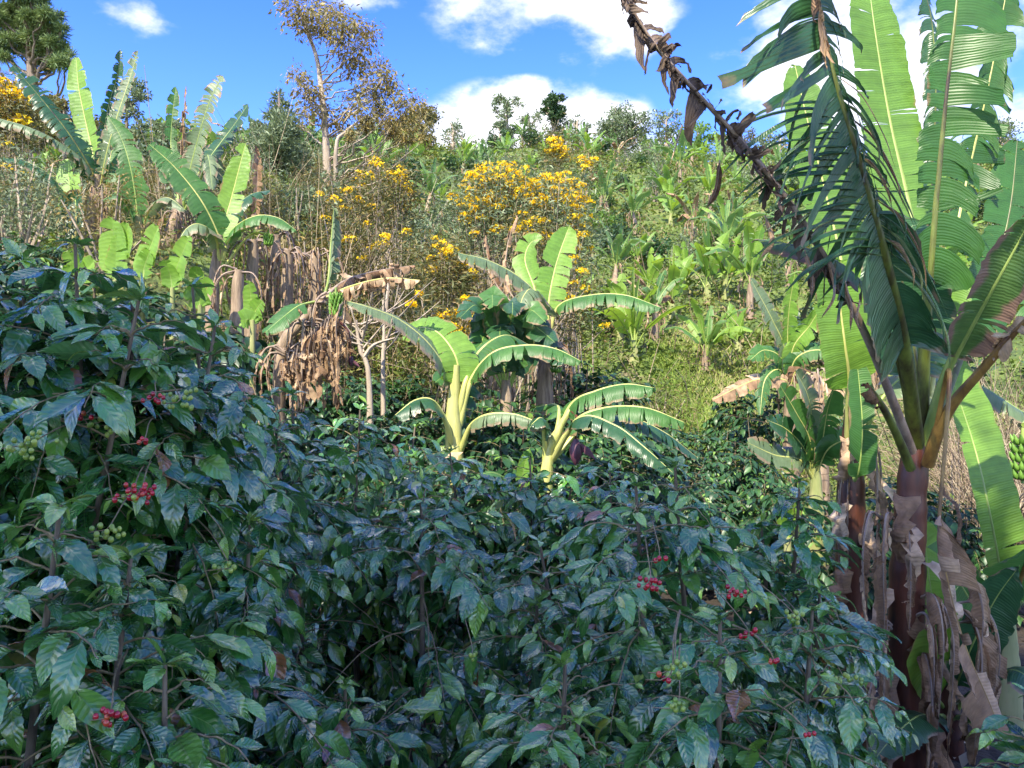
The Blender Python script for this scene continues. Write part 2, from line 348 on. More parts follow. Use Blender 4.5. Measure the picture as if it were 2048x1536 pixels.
# ------------------------------------------------------------------ leaf templates
def coffee_tpl(nl=14, nw=4, seed=0, droop=.25, fold=.25, wave=.014, hw=.2):
    r = np.random.default_rng(seed); t = np.linspace(0, 1, nl+1); j = np.linspace(-1, 1, nw+1)
    tt = np.clip((t-.06)/.94, 0, 1)
    w = np.sin(np.pi*tt**.92)**.85*(1-.35*tt**6); w[0] = .02; w[-1] = 0.0; w = np.maximum(w, .015)*hw
    Tm, J = np.meshgrid(t, j, indexing='ij')
    edge = 1+.06*np.sin(Tm*44+r.uniform(0, 6))*(np.abs(J) > .9)
    x = J*w[:, None]*edge; y = Tm.copy()
    z = fold*np.abs(x)-droop*Tm**2+wave*np.sin(Tm*2*np.pi*(nl/2+.02)+.5*np.pi-np.abs(J)*1.5)*np.abs(J)**.7*np.sin(np.pi*tt)[:, None]
    z = z+.03*np.sin(Tm*5+r.uniform(0, 6))*J+.025*np.sin(Tm*9+r.uniform(0, 6))*np.abs(J)
    y = y-.25*droop*Tm**3
    i = np.arange((nl+1)*(nw+1)).reshape(nl+1, nw+1); q = np.stack((i[:-1, :-1], i[:-1, 1:], i[1:, 1:], i[1:, :-1]), -1).reshape(-1, 4)
    return np.stack((x, y, z), -1).reshape(-1, 3), q, np.stack(((J+1)/2, Tm), -1).reshape(-1, 2)
TPL = [coffee_tpl(14, 4, s, d, f, wv) for s, d, f, wv in ((1, .15, .35, .028), (2, .35, .2, .034), (3, .5, .3, .026), (4, .05, .45, .034), (5, .7, .15, .028))]
TPL_S = [coffee_tpl(4, 2, s, d, f, .0) for s, d, f in ((1, .2, .3), (2, .45, .25))]
def leaf_quad(hw=.25, droop=.2):
    v = np.array(((0, 0, 0), (-hw, .45, .05), (0, .5, -.03), (hw, .45, .05), (0, 1, -droop)), float)
    return v, np.array(((0, 2, 1), (0, 3, 2), (1, 2, 4), (2, 3, 4))), np.array(((.5, 0), (0, .5), (.5, .5), (1, .5), (.5, 1)), float)
TPL_Q = leaf_quad(); TPL_N = leaf_quad(.12, .3); TPL_B = leaf_quad(.36, .15); TPL_NN = leaf_quad(.07, .2)
def rand_frames(rng, n, up_bias=.6, dir_=None, spread=1.0):
    d = rng.normal(size=(n, 3)); d[:, 2] *= .6
    if dir_ is not None: d = nrm(d)*spread+dir_
    z = rng.normal(size=(n, 3))*(1-up_bias)+UP*up_bias*1.5
    return frames(nrm(d), nrm(z))
def scatter_mixed(mb, tpls, F, pos, rnd, rng):
    k = rng.integers(0, len(tpls), len(pos))
    for i, t in enumerate(tpls):
        m = k == i; mb.scatter(t, F[m], pos[m], rnd[m])

# ------------------------------------------------------------------ coffee bushes
KEEP_CLEAR = []    # (px, py, radius px, depth): no leaf hangs in front of these cherry clusters
def coffee_bush(base, top, label, seed, spread=1.0, leaf=.14, nstem=2, low=.35, near=True, density=1.0, droop=.5, group='coffee bushes in front of the slope', skirt=1.0, name='coffee_bush', gap=None):
    rng = np.random.default_rng(seed); base = np.asarray(base, float); top = np.asarray(top, float)
    root = thing(name, base, label, 'coffee bush', group)
    H = top[2]-base[2]; fol = MB(); br = MB()
    for si in range(nstem):
        off = rng.normal(size=3)*.12*(si > 0); off[2] = 0
        tp = top+np.array((rng.normal()*.35, rng.normal()*.25, -rng.uniform(0, .3)))*(si > 0)
        sp = curve([base+off, base+off+(tp-base-off)*.5+np.array((rng.normal()*.05, rng.normal()*.05, 0)), tp], 24)
        st = MB(); st.tube(sp, np.linspace(.026, .006, 24)*(1 if near else 1.2), 7 if near else 4); st.build('stem', M['coffee_stem'], root)
        z = low*H+rng.uniform(0, .1); az = rng.uniform(0, 3)
        while z < H*.995:
            f = z/H; c = sp[min(23, int(f*23))]; az += 1.57+rng.normal()*.35
            ln = spread*skirt*(.30+.75*math.sin(math.pi*min(1, (1-f)*1.25+.05)/1.6)) * rng.uniform(.75, 1.15)
            if f > .93: ln *= .6
            for sgn in (0, math.pi):
                if rng.random() > .93*density: continue
                a = az+sgn+rng.normal()*.15; rise = .55 if f > .8 else .25
                d = np.array((math.cos(a), math.sin(a), 0)); n = 16
                t = np.linspace(0, 1, n)[:, None]
                l2 = ln*rng.uniform(.8, 1.1)
                path = c+d*l2*t*(1-.12*t)+UP*l2*(rise*t-(droop*rng.uniform(.4, 1.3)+.1)*t**2)
                path = path+np.cumsum(rng.normal(size=(n, 3))*.003, axis=0)
                if gap is not None and gap(path).mean() > .3 and rng.random() < .8: continue
                br.tube(path, np.linspace(.0042, .0015, n), 5 if near else 3, cap=False)
                # opposite leaf pairs on the outer part
                step = leaf*.38; nn = max(2, int(l2*.9/step)); tt = np.linspace(.1, 1, nn)+rng.normal(size=nn)*.01
                tt = np.clip(tt, 0, 1); seg = np.clip((tt*(n-1)).astype(int), 0, n-2); u = (tt*(n-1)-seg)[:, None]
                pp = path[seg]*(1-u)+path[seg+1]*u; tg = nrm(path[seg+1]-path[seg]); side = nrm(np.cross(tg, UP))
                for s in (-1, 1):
                    keep = rng.random(nn) < .93*np.clip(.45+tt, 0, 1)
                    dd = tg*rng.uniform(.45, .9, (nn, 1))+side*s*rng.uniform(.7, 1.1, (nn, 1))-UP*rng.uniform(-.1, 1.0, (nn, 1))*np.clip(1.2-tt*.75, .3, 1)[:, None]*np.clip(1.45-f, .45, 1.0)
                    nz = UP+side*s*rng.uniform(-.2, .5, (nn, 1))+rng.normal(size=(nn, 3))*.26+np.array((0, -.2, 0))+d*.35*(1.1-f)
                    F = frames(nrm(dd), nrm(nz)); sz = leaf*1.08*rng.uniform(.55, 1.28, nn)*np.where(tt > .93, .55, 1)
                    r = rng.beta(2, 2.2, nn)*.8; r = np.where(tt > .9, rng.uniform(.5, .97, nn), r); r = np.where(rng.random(nn) < .018, 1.0, r)
                    if gap is not None: keep &= ~(gap(pp) & (rng.random(nn) < .85))
                    if KEEP_CLEAR and near:
                        qx, qy = to_px(pp)
                        for gx, gy, gr, gd in KEEP_CLEAR: keep &= ~((np.hypot(qx-gx, qy-gy-gr*-.3) < gr) & (pp[:, 1] < gd+.03))
                    F = F*sz[:, None, None]
                    scatter_mixed(fol, TPL if near else TPL_S, F[keep], pp[keep], r[keep], rng)
            z += leaf*rng.uniform(.26, .46)
        # top tuft
        n = 8; F = rand_frames(rng, n, .7, np.array((0, 0, .5))); scatter_mixed(fol, TPL if near else TPL_S, F*(leaf*rng.uniform(.4, .8, n))[:, None, None], np.repeat(sp[-1:], n, 0), rng.uniform(.6, .97, n), rng)
    br.build('branches', M['coffee_twig'], root); fol.build('foliage', M['coffee'] if near else M['coffee_sun'], root)
    return root
def ball(c, r, mb, rnd, seg=8, rings=6, stretch=None):
    th = np.linspace(0, math.pi, rings+1); ph = np.linspace(0, 2*math.pi, seg+1)
    g = np.stack((np.sin(th)[:, None]*np.cos(ph)[None], np.sin(th)[:, None]*np.sin(ph)[None], np.broadcast_to(np.cos(th)[:, None]*1.15, (rings+1, seg+1))), -1)*r
    mb.grid(g+c, rnd=rnd)
def cherry_cluster(root, px, py, Y, n, red, seed, spread=.03, label=None):
    rng = np.random.default_rng(seed); c = P(px, py, Y); mb = MB(); pos = []
    tries = 0
    while len(pos) < n and tries < 900:
        tries += 1; p = c+rng.normal(size=3)*np.array((1.25, .8, .7))*spread*.62
        if all(np.linalg.norm(p-q) > .0125 for q in pos): pos.append(p)
    for p in pos: ball(p, rng.uniform(.0068, .0088), mb, rng.random())
    o = mb.build('cherry_cluster', M['cherry_red' if red else 'cherry_green'], root)
    if label: o['label'] = label
    tw = MB(); e = np.array(root.location); e = np.array((e[0]*.5+c[0]*.5, e[1]+.1, c[2]+.05))
    tw.tube(curve([c+np.array((-.07, 0, -.01)), c, c+(e-c)*.4+UP*.03, e], 14), np.linspace(.0015, .0035, 14), 5); tw.build('twig', M['coffee_twig'], root)
CH = [  # px, py, Y, n, red?, bush index
    (278, 985, 2.35, 24, 1, 0, .03), (258, 992, 2.33, 4, 0, 0, .02), (212, 1060, 2.25, 14, 0, 0, .028), (217, 1432, 1.95, 12, 1, 8, .02),
    (308, 797, 2.5, 7, 1, 0, .022), (360, 802, 2.55, 18, 0, 0, .04), (165, 832, 2.45, 6, 1, 0, .03), (205, 842, 2.5, 18, 0, 0, .045), (285, 884, 2.4, 4, 1, 0, .015),
    (52, 890, 2.2, 22, 0, 0, .035), (458, 1135, 2.4, 6, 0, 0, .02), (1300, 1172, 2.5, 12, 1, 6, .022), (1470, 1182, 2.6, 8, 1, 6, .018), (1318, 1118, 2.6, 3, 1, 6, .012),
    (1345, 1338, 2.2, 12, 0, 9, .022), (1340, 1352, 2.18, 3, 1, 9, .016), (1548, 1322, 2.4, 4, 1, 9, .012), (1355, 1408, 2.15, 8, 0, 9, .018),
    (1690, 1360, 2.6, 14, 0, 7, .03), (1617, 1470, 2.4, 3, 1, 9, .012), (1500, 1268, 2.5, 6, 1, 6, .02), (1590, 1230, 2.6, 10, 0, 6, .025), (945, 1310, 2.9, 4, 0, 5, .015)]
for px, py, Y, n, red, bi, sp_ in CH: KEEP_CLEAR.append((px, py, sp_*FP/Y*1.15+5, Y))

# top position given by its place in the photograph and its distance
def gbase(px, Y, dz=0): x = (px-1024)/FP*Y; return np.array((x, Y, float(height(x, Y))))
def g_dark(p):   # the shaded hollow between the bushes
    x, y = to_px(p); w = 12*np.sin(x*.05)+14*np.sin(y*.06+1)
    return (np.hypot((x-745)/(165+w), (y-1255)/(120+w)) < 1) & (p[:, 1] < 5.0) & (p[:, 1] > 0.3)
BUSH = [
    # px, py(top), Y, spread, leaf, stems, low, label
    (150, 488, 3.0, .9, .155, 3, .20, 'tall dark coffee bush at the left edge with red cherry clusters'),
    (385, 575, 3.6, .6, .15, 2, .20, 'dark coffee bush sloping down beside the tallest one, under the dead banana skirts'),
    (585, 790, 4.6, .75, .145, 2, .25, 'coffee bush just below the hanging dead banana leaves'),
    (720, 820, 5.4, .8, .14, 2, .25, 'coffee bush in front of the two thin pale tree trunks'),
    (900, 905, 5.4, .85, .14, 2, .2, 'coffee bush at the foot of the yellow banana stem'),
    (842, 965, 3.7, .78, .135, 1, .42, 'coffee bush with one bare straight stem showing in the dark hollow'),
    (1350, 935, 3.2, .72, .13, 2, .15, 'coffee bush with bronze young tip leaves and red cherries, right of centre'),
    (1600, 962, 3.6, .52, .15, 2, .12, 'coffee bush reaching toward the maroon banana stem'),
    (120, 1010, 2.15, .62, .15, 2, .1, 'nearest coffee bush in the lower left corner with broad leaves'),
    (1440, 1240, 2.5, .6, .135, 2, .1, 'low coffee bush at bottom right with green and red cherries'),
    (1060, 915, 5.6, .9, .14, 2, .2, 'coffee bush below the leaning banana plant with small bright sucker leaf'),
    (1220, 945, 5.2, .85, .14, 2, .2, 'coffee bush behind the bronze tipped one, under the purple banana bud'),
    (500, 1050, 3.0, .72, .14, 2, .1, 'coffee bush beside the dark hollow on its left'),
    (1080, 1085, 3.7, .72, .135, 2, .1, 'coffee bush beside the dark hollow on its right'),
    (1130, 1330, 2.6, .62, .14, 2, .1, 'low coffee bush at the bottom edge right of the dark hollow'),
    (330, 1330, 2.1, .55, .15, 1, .05, 'low coffee bush at the bottom edge left of the dark hollow'),
    (690, 1370, 3.0, .6, .14, 1, .05, 'small coffee bush at the bottom of the dark hollow'),
    (45, 520, 3.1, .8, .15, 3, .3, 'dark coffee bush at the left edge, filling in left of the tallest bush'),
    (265, 560, 3.2, .7, .15, 3, .3, 'dark coffee bush between the tallest one and the sloping one'),
    (-120, 500, 3.2, .9, .15, 2, .15, 'coffee bush cut off by the left edge of the picture'),
    (1640, 1180, 3.4, .5, .14, 2, .1, 'coffee bush whose long branch crosses the foot of the maroon banana stem'),
    (800, 1180, 6.0, .8, .14, 2, .1, 'shaded coffee bush at the back of the dark hollow'),
    (640, 1000, 6.0, .9, .14, 2, .1, 'shaded coffee bush behind the hollow, left of the bare stem'),
    (1000, 1180, 6.4, .9, .14, 2, .1, 'shaded coffee bush behind the hollow, right of the bare stem'),
    (2080, 1400, 3.0, .35, .13, 1, .1, 'small coffee bush cut off by the right edge under the banana leaves'),
]
BO = []
for k, (px, py, Y, spread, leaf, ns, low, lab) in enumerate(BUSH):
    b = gbase(px, Y); t = P(px, py, Y)
    if t[2]-b[2] < .8: b[2] = t[2]-.8 if False else b[2]
    BO.append(coffee_bush(b, t, lab, 100+k, spread, leaf, ns, low, gap=g_dark))
for k, (px, py, Y, n, red, bi, sp_) in enumerate(CH): cherry_cluster(BO[bi], px, py, Y, n, red, 500+k, sp_, 'ripe red coffee cherries' if red else 'unripe green coffee cherries')

# ------------------------------------------------------------------ bananas
def leaf_profile(t):
    t = np.clip(t, 0, 1); a = np.sqrt(np.clip(1-(1-np.clip(t/.16, 0, 1))**2, 0, 1))
    b = np.sqrt(np.clip(1-(np.clip((t-.62)/.38, 0, 1))**2.1, 0, 1)); return a*b*(1-.12*t)
def banana_leaf(plant, pts, hw, mat='b_mid', rib='rib_g', t0=.25, tears=8, tear=.35, droop=.5, fold=.2, nh=(0, -.25, 1), rib_r=.02, seed=0, res=34, gap=.25, sweep=.22, nw=6, side_scale=(1, 1), curl=0., missing=0., rib_end=.15, label=None, side_droop=(1, 1), side_tears=(1, 1), side_fold=None, side_sweep=None, burn=0):
    rng = np.random.default_rng(seed); hw = hw*(.88 if res > 20 and hw > .15 else 1); n = 56 if res > 20 else 26; path = curve(pts, n)
    L_ = np.concatenate(([0], np.cumsum(np.linalg.norm(np.diff(path, axis=0), axis=1)))); Lt = L_[-1]
    T = nrm(np.gradient(path, axis=0)); NH = np.asarray(nh, float)
    S = nrm(np.cross(T, NH)); Nn = np.cross(S, T)
    at = lambda A, t: np.stack([np.interp(t*(n-1), np.arange(n), A[:, i]) for i in range(3)], -1)
    mb = MB()
    for s, ss in ((-1, side_scale[0]), (1, side_scale[1])):
        if ss <= 0: continue
        q_ = 0 if s < 0 else 1; droop_s = droop*side_droop[q_]; fold_s = fold if side_fold is None else side_fold[q_]; sweep_s = sweep if side_sweep is None else side_sweep[q_]
        k = max(1, int(tears*side_tears[q_])); cuts = np.sort(rng.uniform(0, 1, k-1)) if k > 1 else np.array([])
        if k > 8: cuts = np.sort(np.clip((np.arange(1, k)+rng.normal(size=k-1)*.75)/k, .001, .999))
        cuts = t0+(1-t0)*np.concatenate(([0], cuts, [1]))
        base_r = rng.random()*.5
        for a, b in zip(cuts[:-1], cuts[1:]):
            if b-a < .002 or rng.random() < missing: continue
            ns = max(3, int((b-a)*Lt*res)+2) if res > 20 else max(2, int((b-a)*Lt*res)+2)
            t = np.linspace(a, b, ns); c = at(path, t); Tg = nrm(at(T, t)); Sg = nrm(at(S, t)); Ng = nrm(at(Nn, t))
            w = hw*ss*leaf_profile((t-t0)/(1-t0))
            if tear > .3: w = w*rng.uniform(1-.5*tear, 1.05)
            w = w*(1+.03*np.sin(t*60+rng.uniform(0, 6)))
            kd = droop_s*rng.uniform(1-tear, 1+tear); rv = rng.normal(size=3)*tear*.45; rv[2] *= .6
            swp = sweep_s+.7*np.clip((t-.8)/.2, 0, 1)[:, None]
            d = nrm(s*Sg*math.cos(fold_s)+Ng*math.sin(fold_s)+Tg*swp)
            p = c.copy(); G = [p.copy()]; stp = (w/nw)[:, None]; tm = (t-(a+b)/2)*Lt
            cz = rng.normal()*curl; ax = nrm(Tg)
            for j in range(nw):
                d = nrm(d-UP*kd/nw*1.6+rv/nw*1.3)
                if curl:
                    ang = cz*(.4+j/nw)*1.6/nw*3; d = nrm(d*math.cos(ang)+np.cross(ax, d)*math.sin(ang))
                p = p+d*stp; G.append(p-Tg*(tm*gap*((j+1)/nw)**1.3)[:, None])
            G = np.stack(G, 1)
            if tears > 3: G = G+rng.normal(size=(ns, nw+1, 3))*.004*np.linspace(0, 1, nw+1)[None, :, None]
            uv = np.stack(np.broadcast_arrays(np.linspace(0, 1, nw+1)[None], (t*Lt)[:, None]), -1)
            if s > 0: G = G[:, ::-1]; uv = uv[:, ::-1]
            mb.grid(G, uv, np.clip(base_r+rng.random()*.5, 0, 1))
    o = mb.build('leaf', M[mat], plant)
    rb = MB(); rr = np.interp(np.linspace(0, 1, n), [0, t0, 1], [rib_r*1.6, rib_r, rib_r*rib_end]); rb.tube(path-Nn*rr[:, None]*.6, rr, 8 if res > 20 else 4)
    r = rb.build('midrib', M[rib], o)
    if label: o['label'] = label
    return o
def stem(plant, pts, radii, mat, name='pseudostem', n=24, sides=14, lump=.06, seed=0):
    rng = np.random.default_rng(seed); path = curve(pts, n); rad = np.interp(np.linspace(0, 1, n), np.linspace(0, 1, len(radii)), radii)
    rad = rad*(1+lump*rng.normal(size=n)*.5); mb = MB(); mb.tube(path, rad, sides)
    return mb.build(name, M[mat], plant)
def sheath(plant, c, d, ln, w, seed, mat='b_dead', curl=1.0):
    """a dead leaf sheath peeling off the stem: crumpled tapering sheet"""
    rng = np.random.default_rng(seed); n = 12; nw = 5; t = np.linspace(0, 1, n)
    out = nrm(np.asarray(d, float)); sd = nrm(np.cross(UP, out)); path = np.asarray(c)+out*(.05+.14*np.sin(t*2.6)*curl)[:, None]-UP*(t*ln)[:, None]
    path = path+np.cumsum(rng.normal(size=(n, 3))*.012, 0); jj = np.linspace(-1, 1, nw)
    ww = w*(1-.6*t)*(1+.15*rng.normal(size=n)); a = .9+1.1*np.sin(t*4+rng.uniform(0, 6))*.6
    G = path[:, None]+sd*(jj[None, :, None]*ww[:, None, None]*np.cos(a*.5)[:, None, None])-out*((jj[None]**2)*ww[:, None]*np.sin(a)[:, None])[:, :, None]
    G = G+rng.normal(size=G.shape)*.012*(w/.1)
    mb = MB(); mb.grid(G, np.stack(np.broadcast_arrays(jj[None]*.5+.5, (t*ln)[:, None]), -1), rng.random()); return mb.build('dead_sheath', M[mat], plant)
def skirt(plant, c, n, ln, seed, r=.12, mat='b_dead', hw=.07, out=.28):
    """dead leaves hanging down round the stem"""
    rng = np.random.default_rng(seed); c = np.asarray(c, float)
    for k in range(n):
        a = rng.uniform(0, 6.28); d = np.array((math.cos(a), math.sin(a), 0)); L_ = ln*rng.uniform(.6, 1.1); o = out*rng.uniform(.5, 1.5)
        p = [c+d*r*.4+UP*rng.uniform(-.05, .1), c+d*(r+o*.6)+UP*rng.uniform(-.05, .12), c+d*(r+o)-UP*L_*.35, c+d*(r+o*rng.uniform(.6, 1.1))-UP*L_]
        banana_leaf(plant, p, hw*rng.uniform(.6, 1.3), mat, 'rib_d', .18, 9, 1.0, 1.2, -.5, nh=d+UP*.3, rib_r=.012, seed=seed*31+k, res=14, gap=.4, nw=4, curl=1.2, missing=.15)
def bunch(plant, c, nh_, ln, seed, tilt=(0, 0), size=.1):
    rng = np.random.default_rng(seed); c = np.asarray(c, float)
    st = MB(); st.tube(curve([c+UP*.1, c, c-UP*ln], 8), .016, 6); b = st.build('fruit_stalk', M['rib_g'], plant)
    for h in range(nh_):
        mb = MB(); z = -ln*(h+.3)/nh_; k = 11; rr = .045+.03*math.sin(math.pi*(h+1)/(nh_+1))
        for q in range(k):
            a = 2*math.pi*q/k+h*.4+rng.normal()*.05; d = np.array((math.cos(a), math.sin(a), 0)); t = np.linspace(0, 1, 7)[:, None]
            p = c+UP*z+d*rr*.4+d*size*(.75*t-.1*t**2)+UP*size*(-.45*t+1.1*t**2)
            mb.tube(p, size*.2*np.array((.35, .85, 1, 1, .95, .7, .2)), 6, rnd=rng.random())
        mb.build('banana_hand', M['fruit'], b)
    return b
def flower_bud(plant, c, top, seed, size=.1):
    mb = MB(); t = np.linspace(0, 1, 10); c = np.asarray(c, float)
    mb.tube(c-np.outer(t, np.array((0.02, 0, 1)))*size*2.6, size*.62*np.sin(np.pi*np.clip(t*.92+.08, 0, 1))**.75, 10, rnd=.2)
    b = mb.build('flower_bud', M['bud'], plant)
    p = MB(); g = c+np.array((.03, -.02, -.06)); tt = np.linspace(0, 1, 7); jj = np.linspace(-1, 1, 5)
    G = g+np.array((.8, -.1, -.75))*tt[:, None, None]*size*1.9+np.array((.45, -.3, .4))*jj[None, :, None]*size*.55*np.sin(np.pi*(tt*.8+.18))[:, None, None]
    p.grid(G+np.array((.1, 0, .1))*(jj**2)[None, :, None]*size*.5, rnd=.9); p.build('bract', M['bud'], b)
    s = MB(); s.tube(curve([np.asarray(top, float), (np.asarray(top)+c)/2+np.array((.05, 0, .06)), c+UP*.01], 12), .014, 7); s.build('flower_stalk', M['stem_k'], plant)
BG = 'tall banana plants growing near the coffee'

def PP(*a): return [P(*q) for q in a]
# ---- the big plant at the right
def right_plant():
    Y = 5.0; pl = thing('banana_plant', gbase(1812, Y), 'big maroon stemmed banana plant at right with torn leaves reaching above the frame', 'banana plant', BG)
    stem(pl, [gbase(1812, Y), P(1812, 1250, Y), P(1822, 1000, Y), P(1836, 860, Y)], [.135, .115, .105, .075], 'stem_k', seed=1, sides=20, n=40)
    cr = (1836, 905, Y)
    # back leaf, upright, sunlit
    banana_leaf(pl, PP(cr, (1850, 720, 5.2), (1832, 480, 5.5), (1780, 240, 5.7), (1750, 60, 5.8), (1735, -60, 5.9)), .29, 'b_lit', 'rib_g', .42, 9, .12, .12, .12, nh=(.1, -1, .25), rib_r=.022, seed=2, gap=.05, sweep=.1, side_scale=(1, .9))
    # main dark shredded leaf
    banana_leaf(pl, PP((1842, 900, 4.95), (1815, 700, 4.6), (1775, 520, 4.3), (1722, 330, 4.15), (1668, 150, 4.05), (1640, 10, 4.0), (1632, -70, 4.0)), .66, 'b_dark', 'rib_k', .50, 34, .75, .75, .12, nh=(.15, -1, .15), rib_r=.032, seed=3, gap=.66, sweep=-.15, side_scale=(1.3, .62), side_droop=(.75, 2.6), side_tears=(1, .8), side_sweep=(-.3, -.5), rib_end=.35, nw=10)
    banana_leaf(pl, PP((1812, 690, 4.58), (1795, 600, 4.42), (1772, 510, 4.3), (1745, 420, 4.2)), .42, 'b_dark', 'rib_k', .0, 4, .3, 1.0, .1, nh=(.15, -1, .15), rib_r=.024, seed=303, gap=.1, rib_end=.8, side_sweep=(0, -.3))
    # large leaf right, broad pieces
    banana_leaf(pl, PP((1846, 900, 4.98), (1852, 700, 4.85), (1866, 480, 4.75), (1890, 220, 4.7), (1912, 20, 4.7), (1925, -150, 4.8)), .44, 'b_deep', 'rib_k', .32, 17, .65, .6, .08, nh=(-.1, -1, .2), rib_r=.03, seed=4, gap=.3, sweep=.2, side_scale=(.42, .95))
    # long dead leaf arching over to the left, rib to the upper edge of the frame
    banana_leaf(pl, PP((1832, 905, 4.95), (1750, 700, 4.5), (1680, 560, 4.25), (1600, 430, 4.1), (1510, 310, 4.0), (1400, 190, 3.9), (1310, 90, 3.85), (1245, -10, 3.8), (1215, -70, 3.8)), .32, 'b_dead2', 'rib_d', .36, 52, 1.0, 2.2, -.3, nh=(.2, -.8, .5), rib_r=.020, seed=5, gap=.45, sweep=-.1, curl=.8, missing=.1, nw=9, rib_end=.3, side_scale=(1, .55), label='dead brown shredded leaf arching left across the sky')
    banana_leaf(pl, PP((1560, 375, 4.02), (1480, 275, 3.95), (1400, 188, 3.88), (1312, 88, 3.83), (1248, -12, 3.78), (1218, -70, 3.78)), .2, 'b_dead2', 'rib_d', .0, 46, 1.0, .9, .3, nh=(.4, -.5, .8), rib_r=.012, seed=315, gap=.3, sweep=.3, curl=1.8, missing=.3, nw=9, rib_end=.5)
    # withered tip and the rolled grey strips of the shredded leaf
    banana_leaf(pl, PP((1655, 100, 4.02), (1640, 20, 3.98), (1632, -60, 3.95)), .24, 'b_dead', 'rib_d', .0, 5, .8, 2.2, .1, nh=(.2, -1, 0), rib_r=.008, seed=316, curl=1.0, side_scale=(1, .4), side_sweep=(-.8, -.5))
    for k in range(15):
        r = np.random.default_rng(3300+k); f = k/14; x0 = 1672+115*f; y0 = 150+380*f; ln = r.uniform(90, 200)
        banana_leaf(pl, [P(x0, y0, 4.08+.2*f), P(x0+ln*.30, y0+ln*.25, 4.0+.2*f), P(x0+ln*.55, y0+ln*.7, 3.98+.2*f), P(x0+ln*r.uniform(.5, .75), y0+ln*1.1, 4.0+.2*f)], r.uniform(.018, .04), ('b_dead', 'b_dark', 'b_grey')[k % 3], 'rib_g', 0., 1, .5, .6, .5, nh=(r.normal()*.4, -1, .2), rib_r=.002, seed=3320+k, curl=1.6)
    for k in range(22):
        r = np.random.default_rng(3400+k); f = k/21; x0 = 1690+75*f; y0 = 210+300*f; ln = r.uniform(130, 250); dr = r.uniform(.05, .45)
        banana_leaf(pl, [P(x0, y0, 4.12+.15*f), P(x0-ln*.4, y0-ln*.02+10*dr, 4.0+.15*f), P(x0-ln*.8, y0+ln*dr*.6, 3.95+.15*f), P(x0-ln*1.1, y0+ln*(dr+.15), 3.95+.15*f)], r.uniform(.014, .03), 'b_dark', 'rib_g', 0., 1, .3, .3, .7, nh=(r.normal()*.3, -.6, 1), rib_r=.0015, seed=3420+k)
    # lower broad pieces of the dark leaf, folded left
    banana_leaf(pl, PP((1838, 900, 4.95), (1790, 690, 4.65), (1720, 560, 4.5), (1620, 500, 4.45), (1510, 480, 4.45)), .2, 'b_hot', 'rib_k', .45, 5, .35, .7, .1, nh=(0, -.6, .9), rib_r=.014, seed=6, gap=.2)
    banana_leaf(pl, PP((1842, 905, 5.05), (1835, 740, 5.1), (1815, 620, 5.15), (1800, 520, 5.15), (1810, 430, 5.2)), .36, 'b_dark', 'rib_k', .32, 5, .3, .5, .1, nh=(0, -1, .3), rib_r=.02, seed=7, gap=.12)
    # half dry leaf to the upper right
    banana_leaf(pl, PP((1852, 905, 4.95), (1892, 760, 4.8), (1935, 670, 4.65), (1990, 570, 4.5), (2045, 470, 4.4), (2080, 400, 4.3)), .23, 'b_hot', 'rib_g', .38, 7, .3, .45, .1, nh=(.2, -1, .3), rib_r=.026, seed=8, gap=.15)
    # dry orange petiole to the right
    banana_leaf(pl, PP((1850, 925, 4.9), (1890, 820, 4.7), (1960, 735, 4.5), (2048, 640, 4.3), (2110, 590, 4.2)), .16, 'b_dead', 'rib_o', .66, 6, .7, 1.5, -.2, nh=(0, -.3, 1), rib_r=.026, seed=9, gap=.3, curl=1, label='dry leaf on an orange stalk')
    # snapped petiole on the left with rag of dead leaf
    banana_leaf(pl, PP((1828, 935, 4.85), (1795, 860, 4.7), (1762, 800, 4.6), (1735, 765, 4.5)), .13, 'b_dead', 'rib_k', .7, 4, .8, 1.4, -.2, nh=(0, -.6, .8), rib_r=.02, seed=10, curl=1.2)
    # brown strips hanging from the dead leaf
    for k, (a, b, c) in enumerate((((1610, 500), (1625, 560), (1622, 600)), ((1655, 520), (1668, 590), (1640, 640)), ((1690, 560), (1705, 620), (1700, 665)), ((1720, 600), (1712, 640), (1725, 665)), ((1530, 430), (1545, 480), (1518, 520)), ((1440, 320), (1432, 380), (1410, 420)), ((1365, 250), (1352, 290), (1340, 330)))):
        banana_leaf(pl, [P(*a, 4.15), P(*b, 4.1), P(*c, 4.1)], .035, 'b_dead', 'rib_d', 0.0, 1, .5, .4, .2, nh=(.2, -1, 0), rib_r=.004, seed=60+k, curl=1.5)
    # young folded leaf, yellow green, behind the petioles
    banana_leaf(pl, PP((1852, 880, 5.3), (1872, 720, 5.35), (1890, 640, 5.4), (1905, 560, 5.45), (1890, 490, 5.5)), .17, 'b_bright', 'rib_y', .3, 3, .2, .3, .5, nh=(-.5, -1, .2), rib_r=.016, seed=11)
    # second leaf behind at the right edge, pale
    banana_leaf(pl, PP((1852, 890, 5.1), (1880, 640, 5.7), (1925, 400, 6.0), (1975, 180, 6.0), (2010, 0, 6.0), (2025, -90, 6.0)), .34, 'b_deep', 'rib_y', .42, 24, .9, 1.0, .1, nh=(.1, -1, .2), rib_r=.018, seed=12, gap=.45, sweep=.1)
    banana_leaf(pl, PP((1848, 890, 5.2), (1856, 600, 5.5), (1862, 400, 5.6), (1872, 200, 5.6), (1866, 60, 5.6), (1850, -20, 5.6)), .16, 'b_dark', 'rib_k', .5, 14, .7, 1.2, -.3, nh=(.1, -1, .2), rib_r=.014, seed=13, gap=.4)
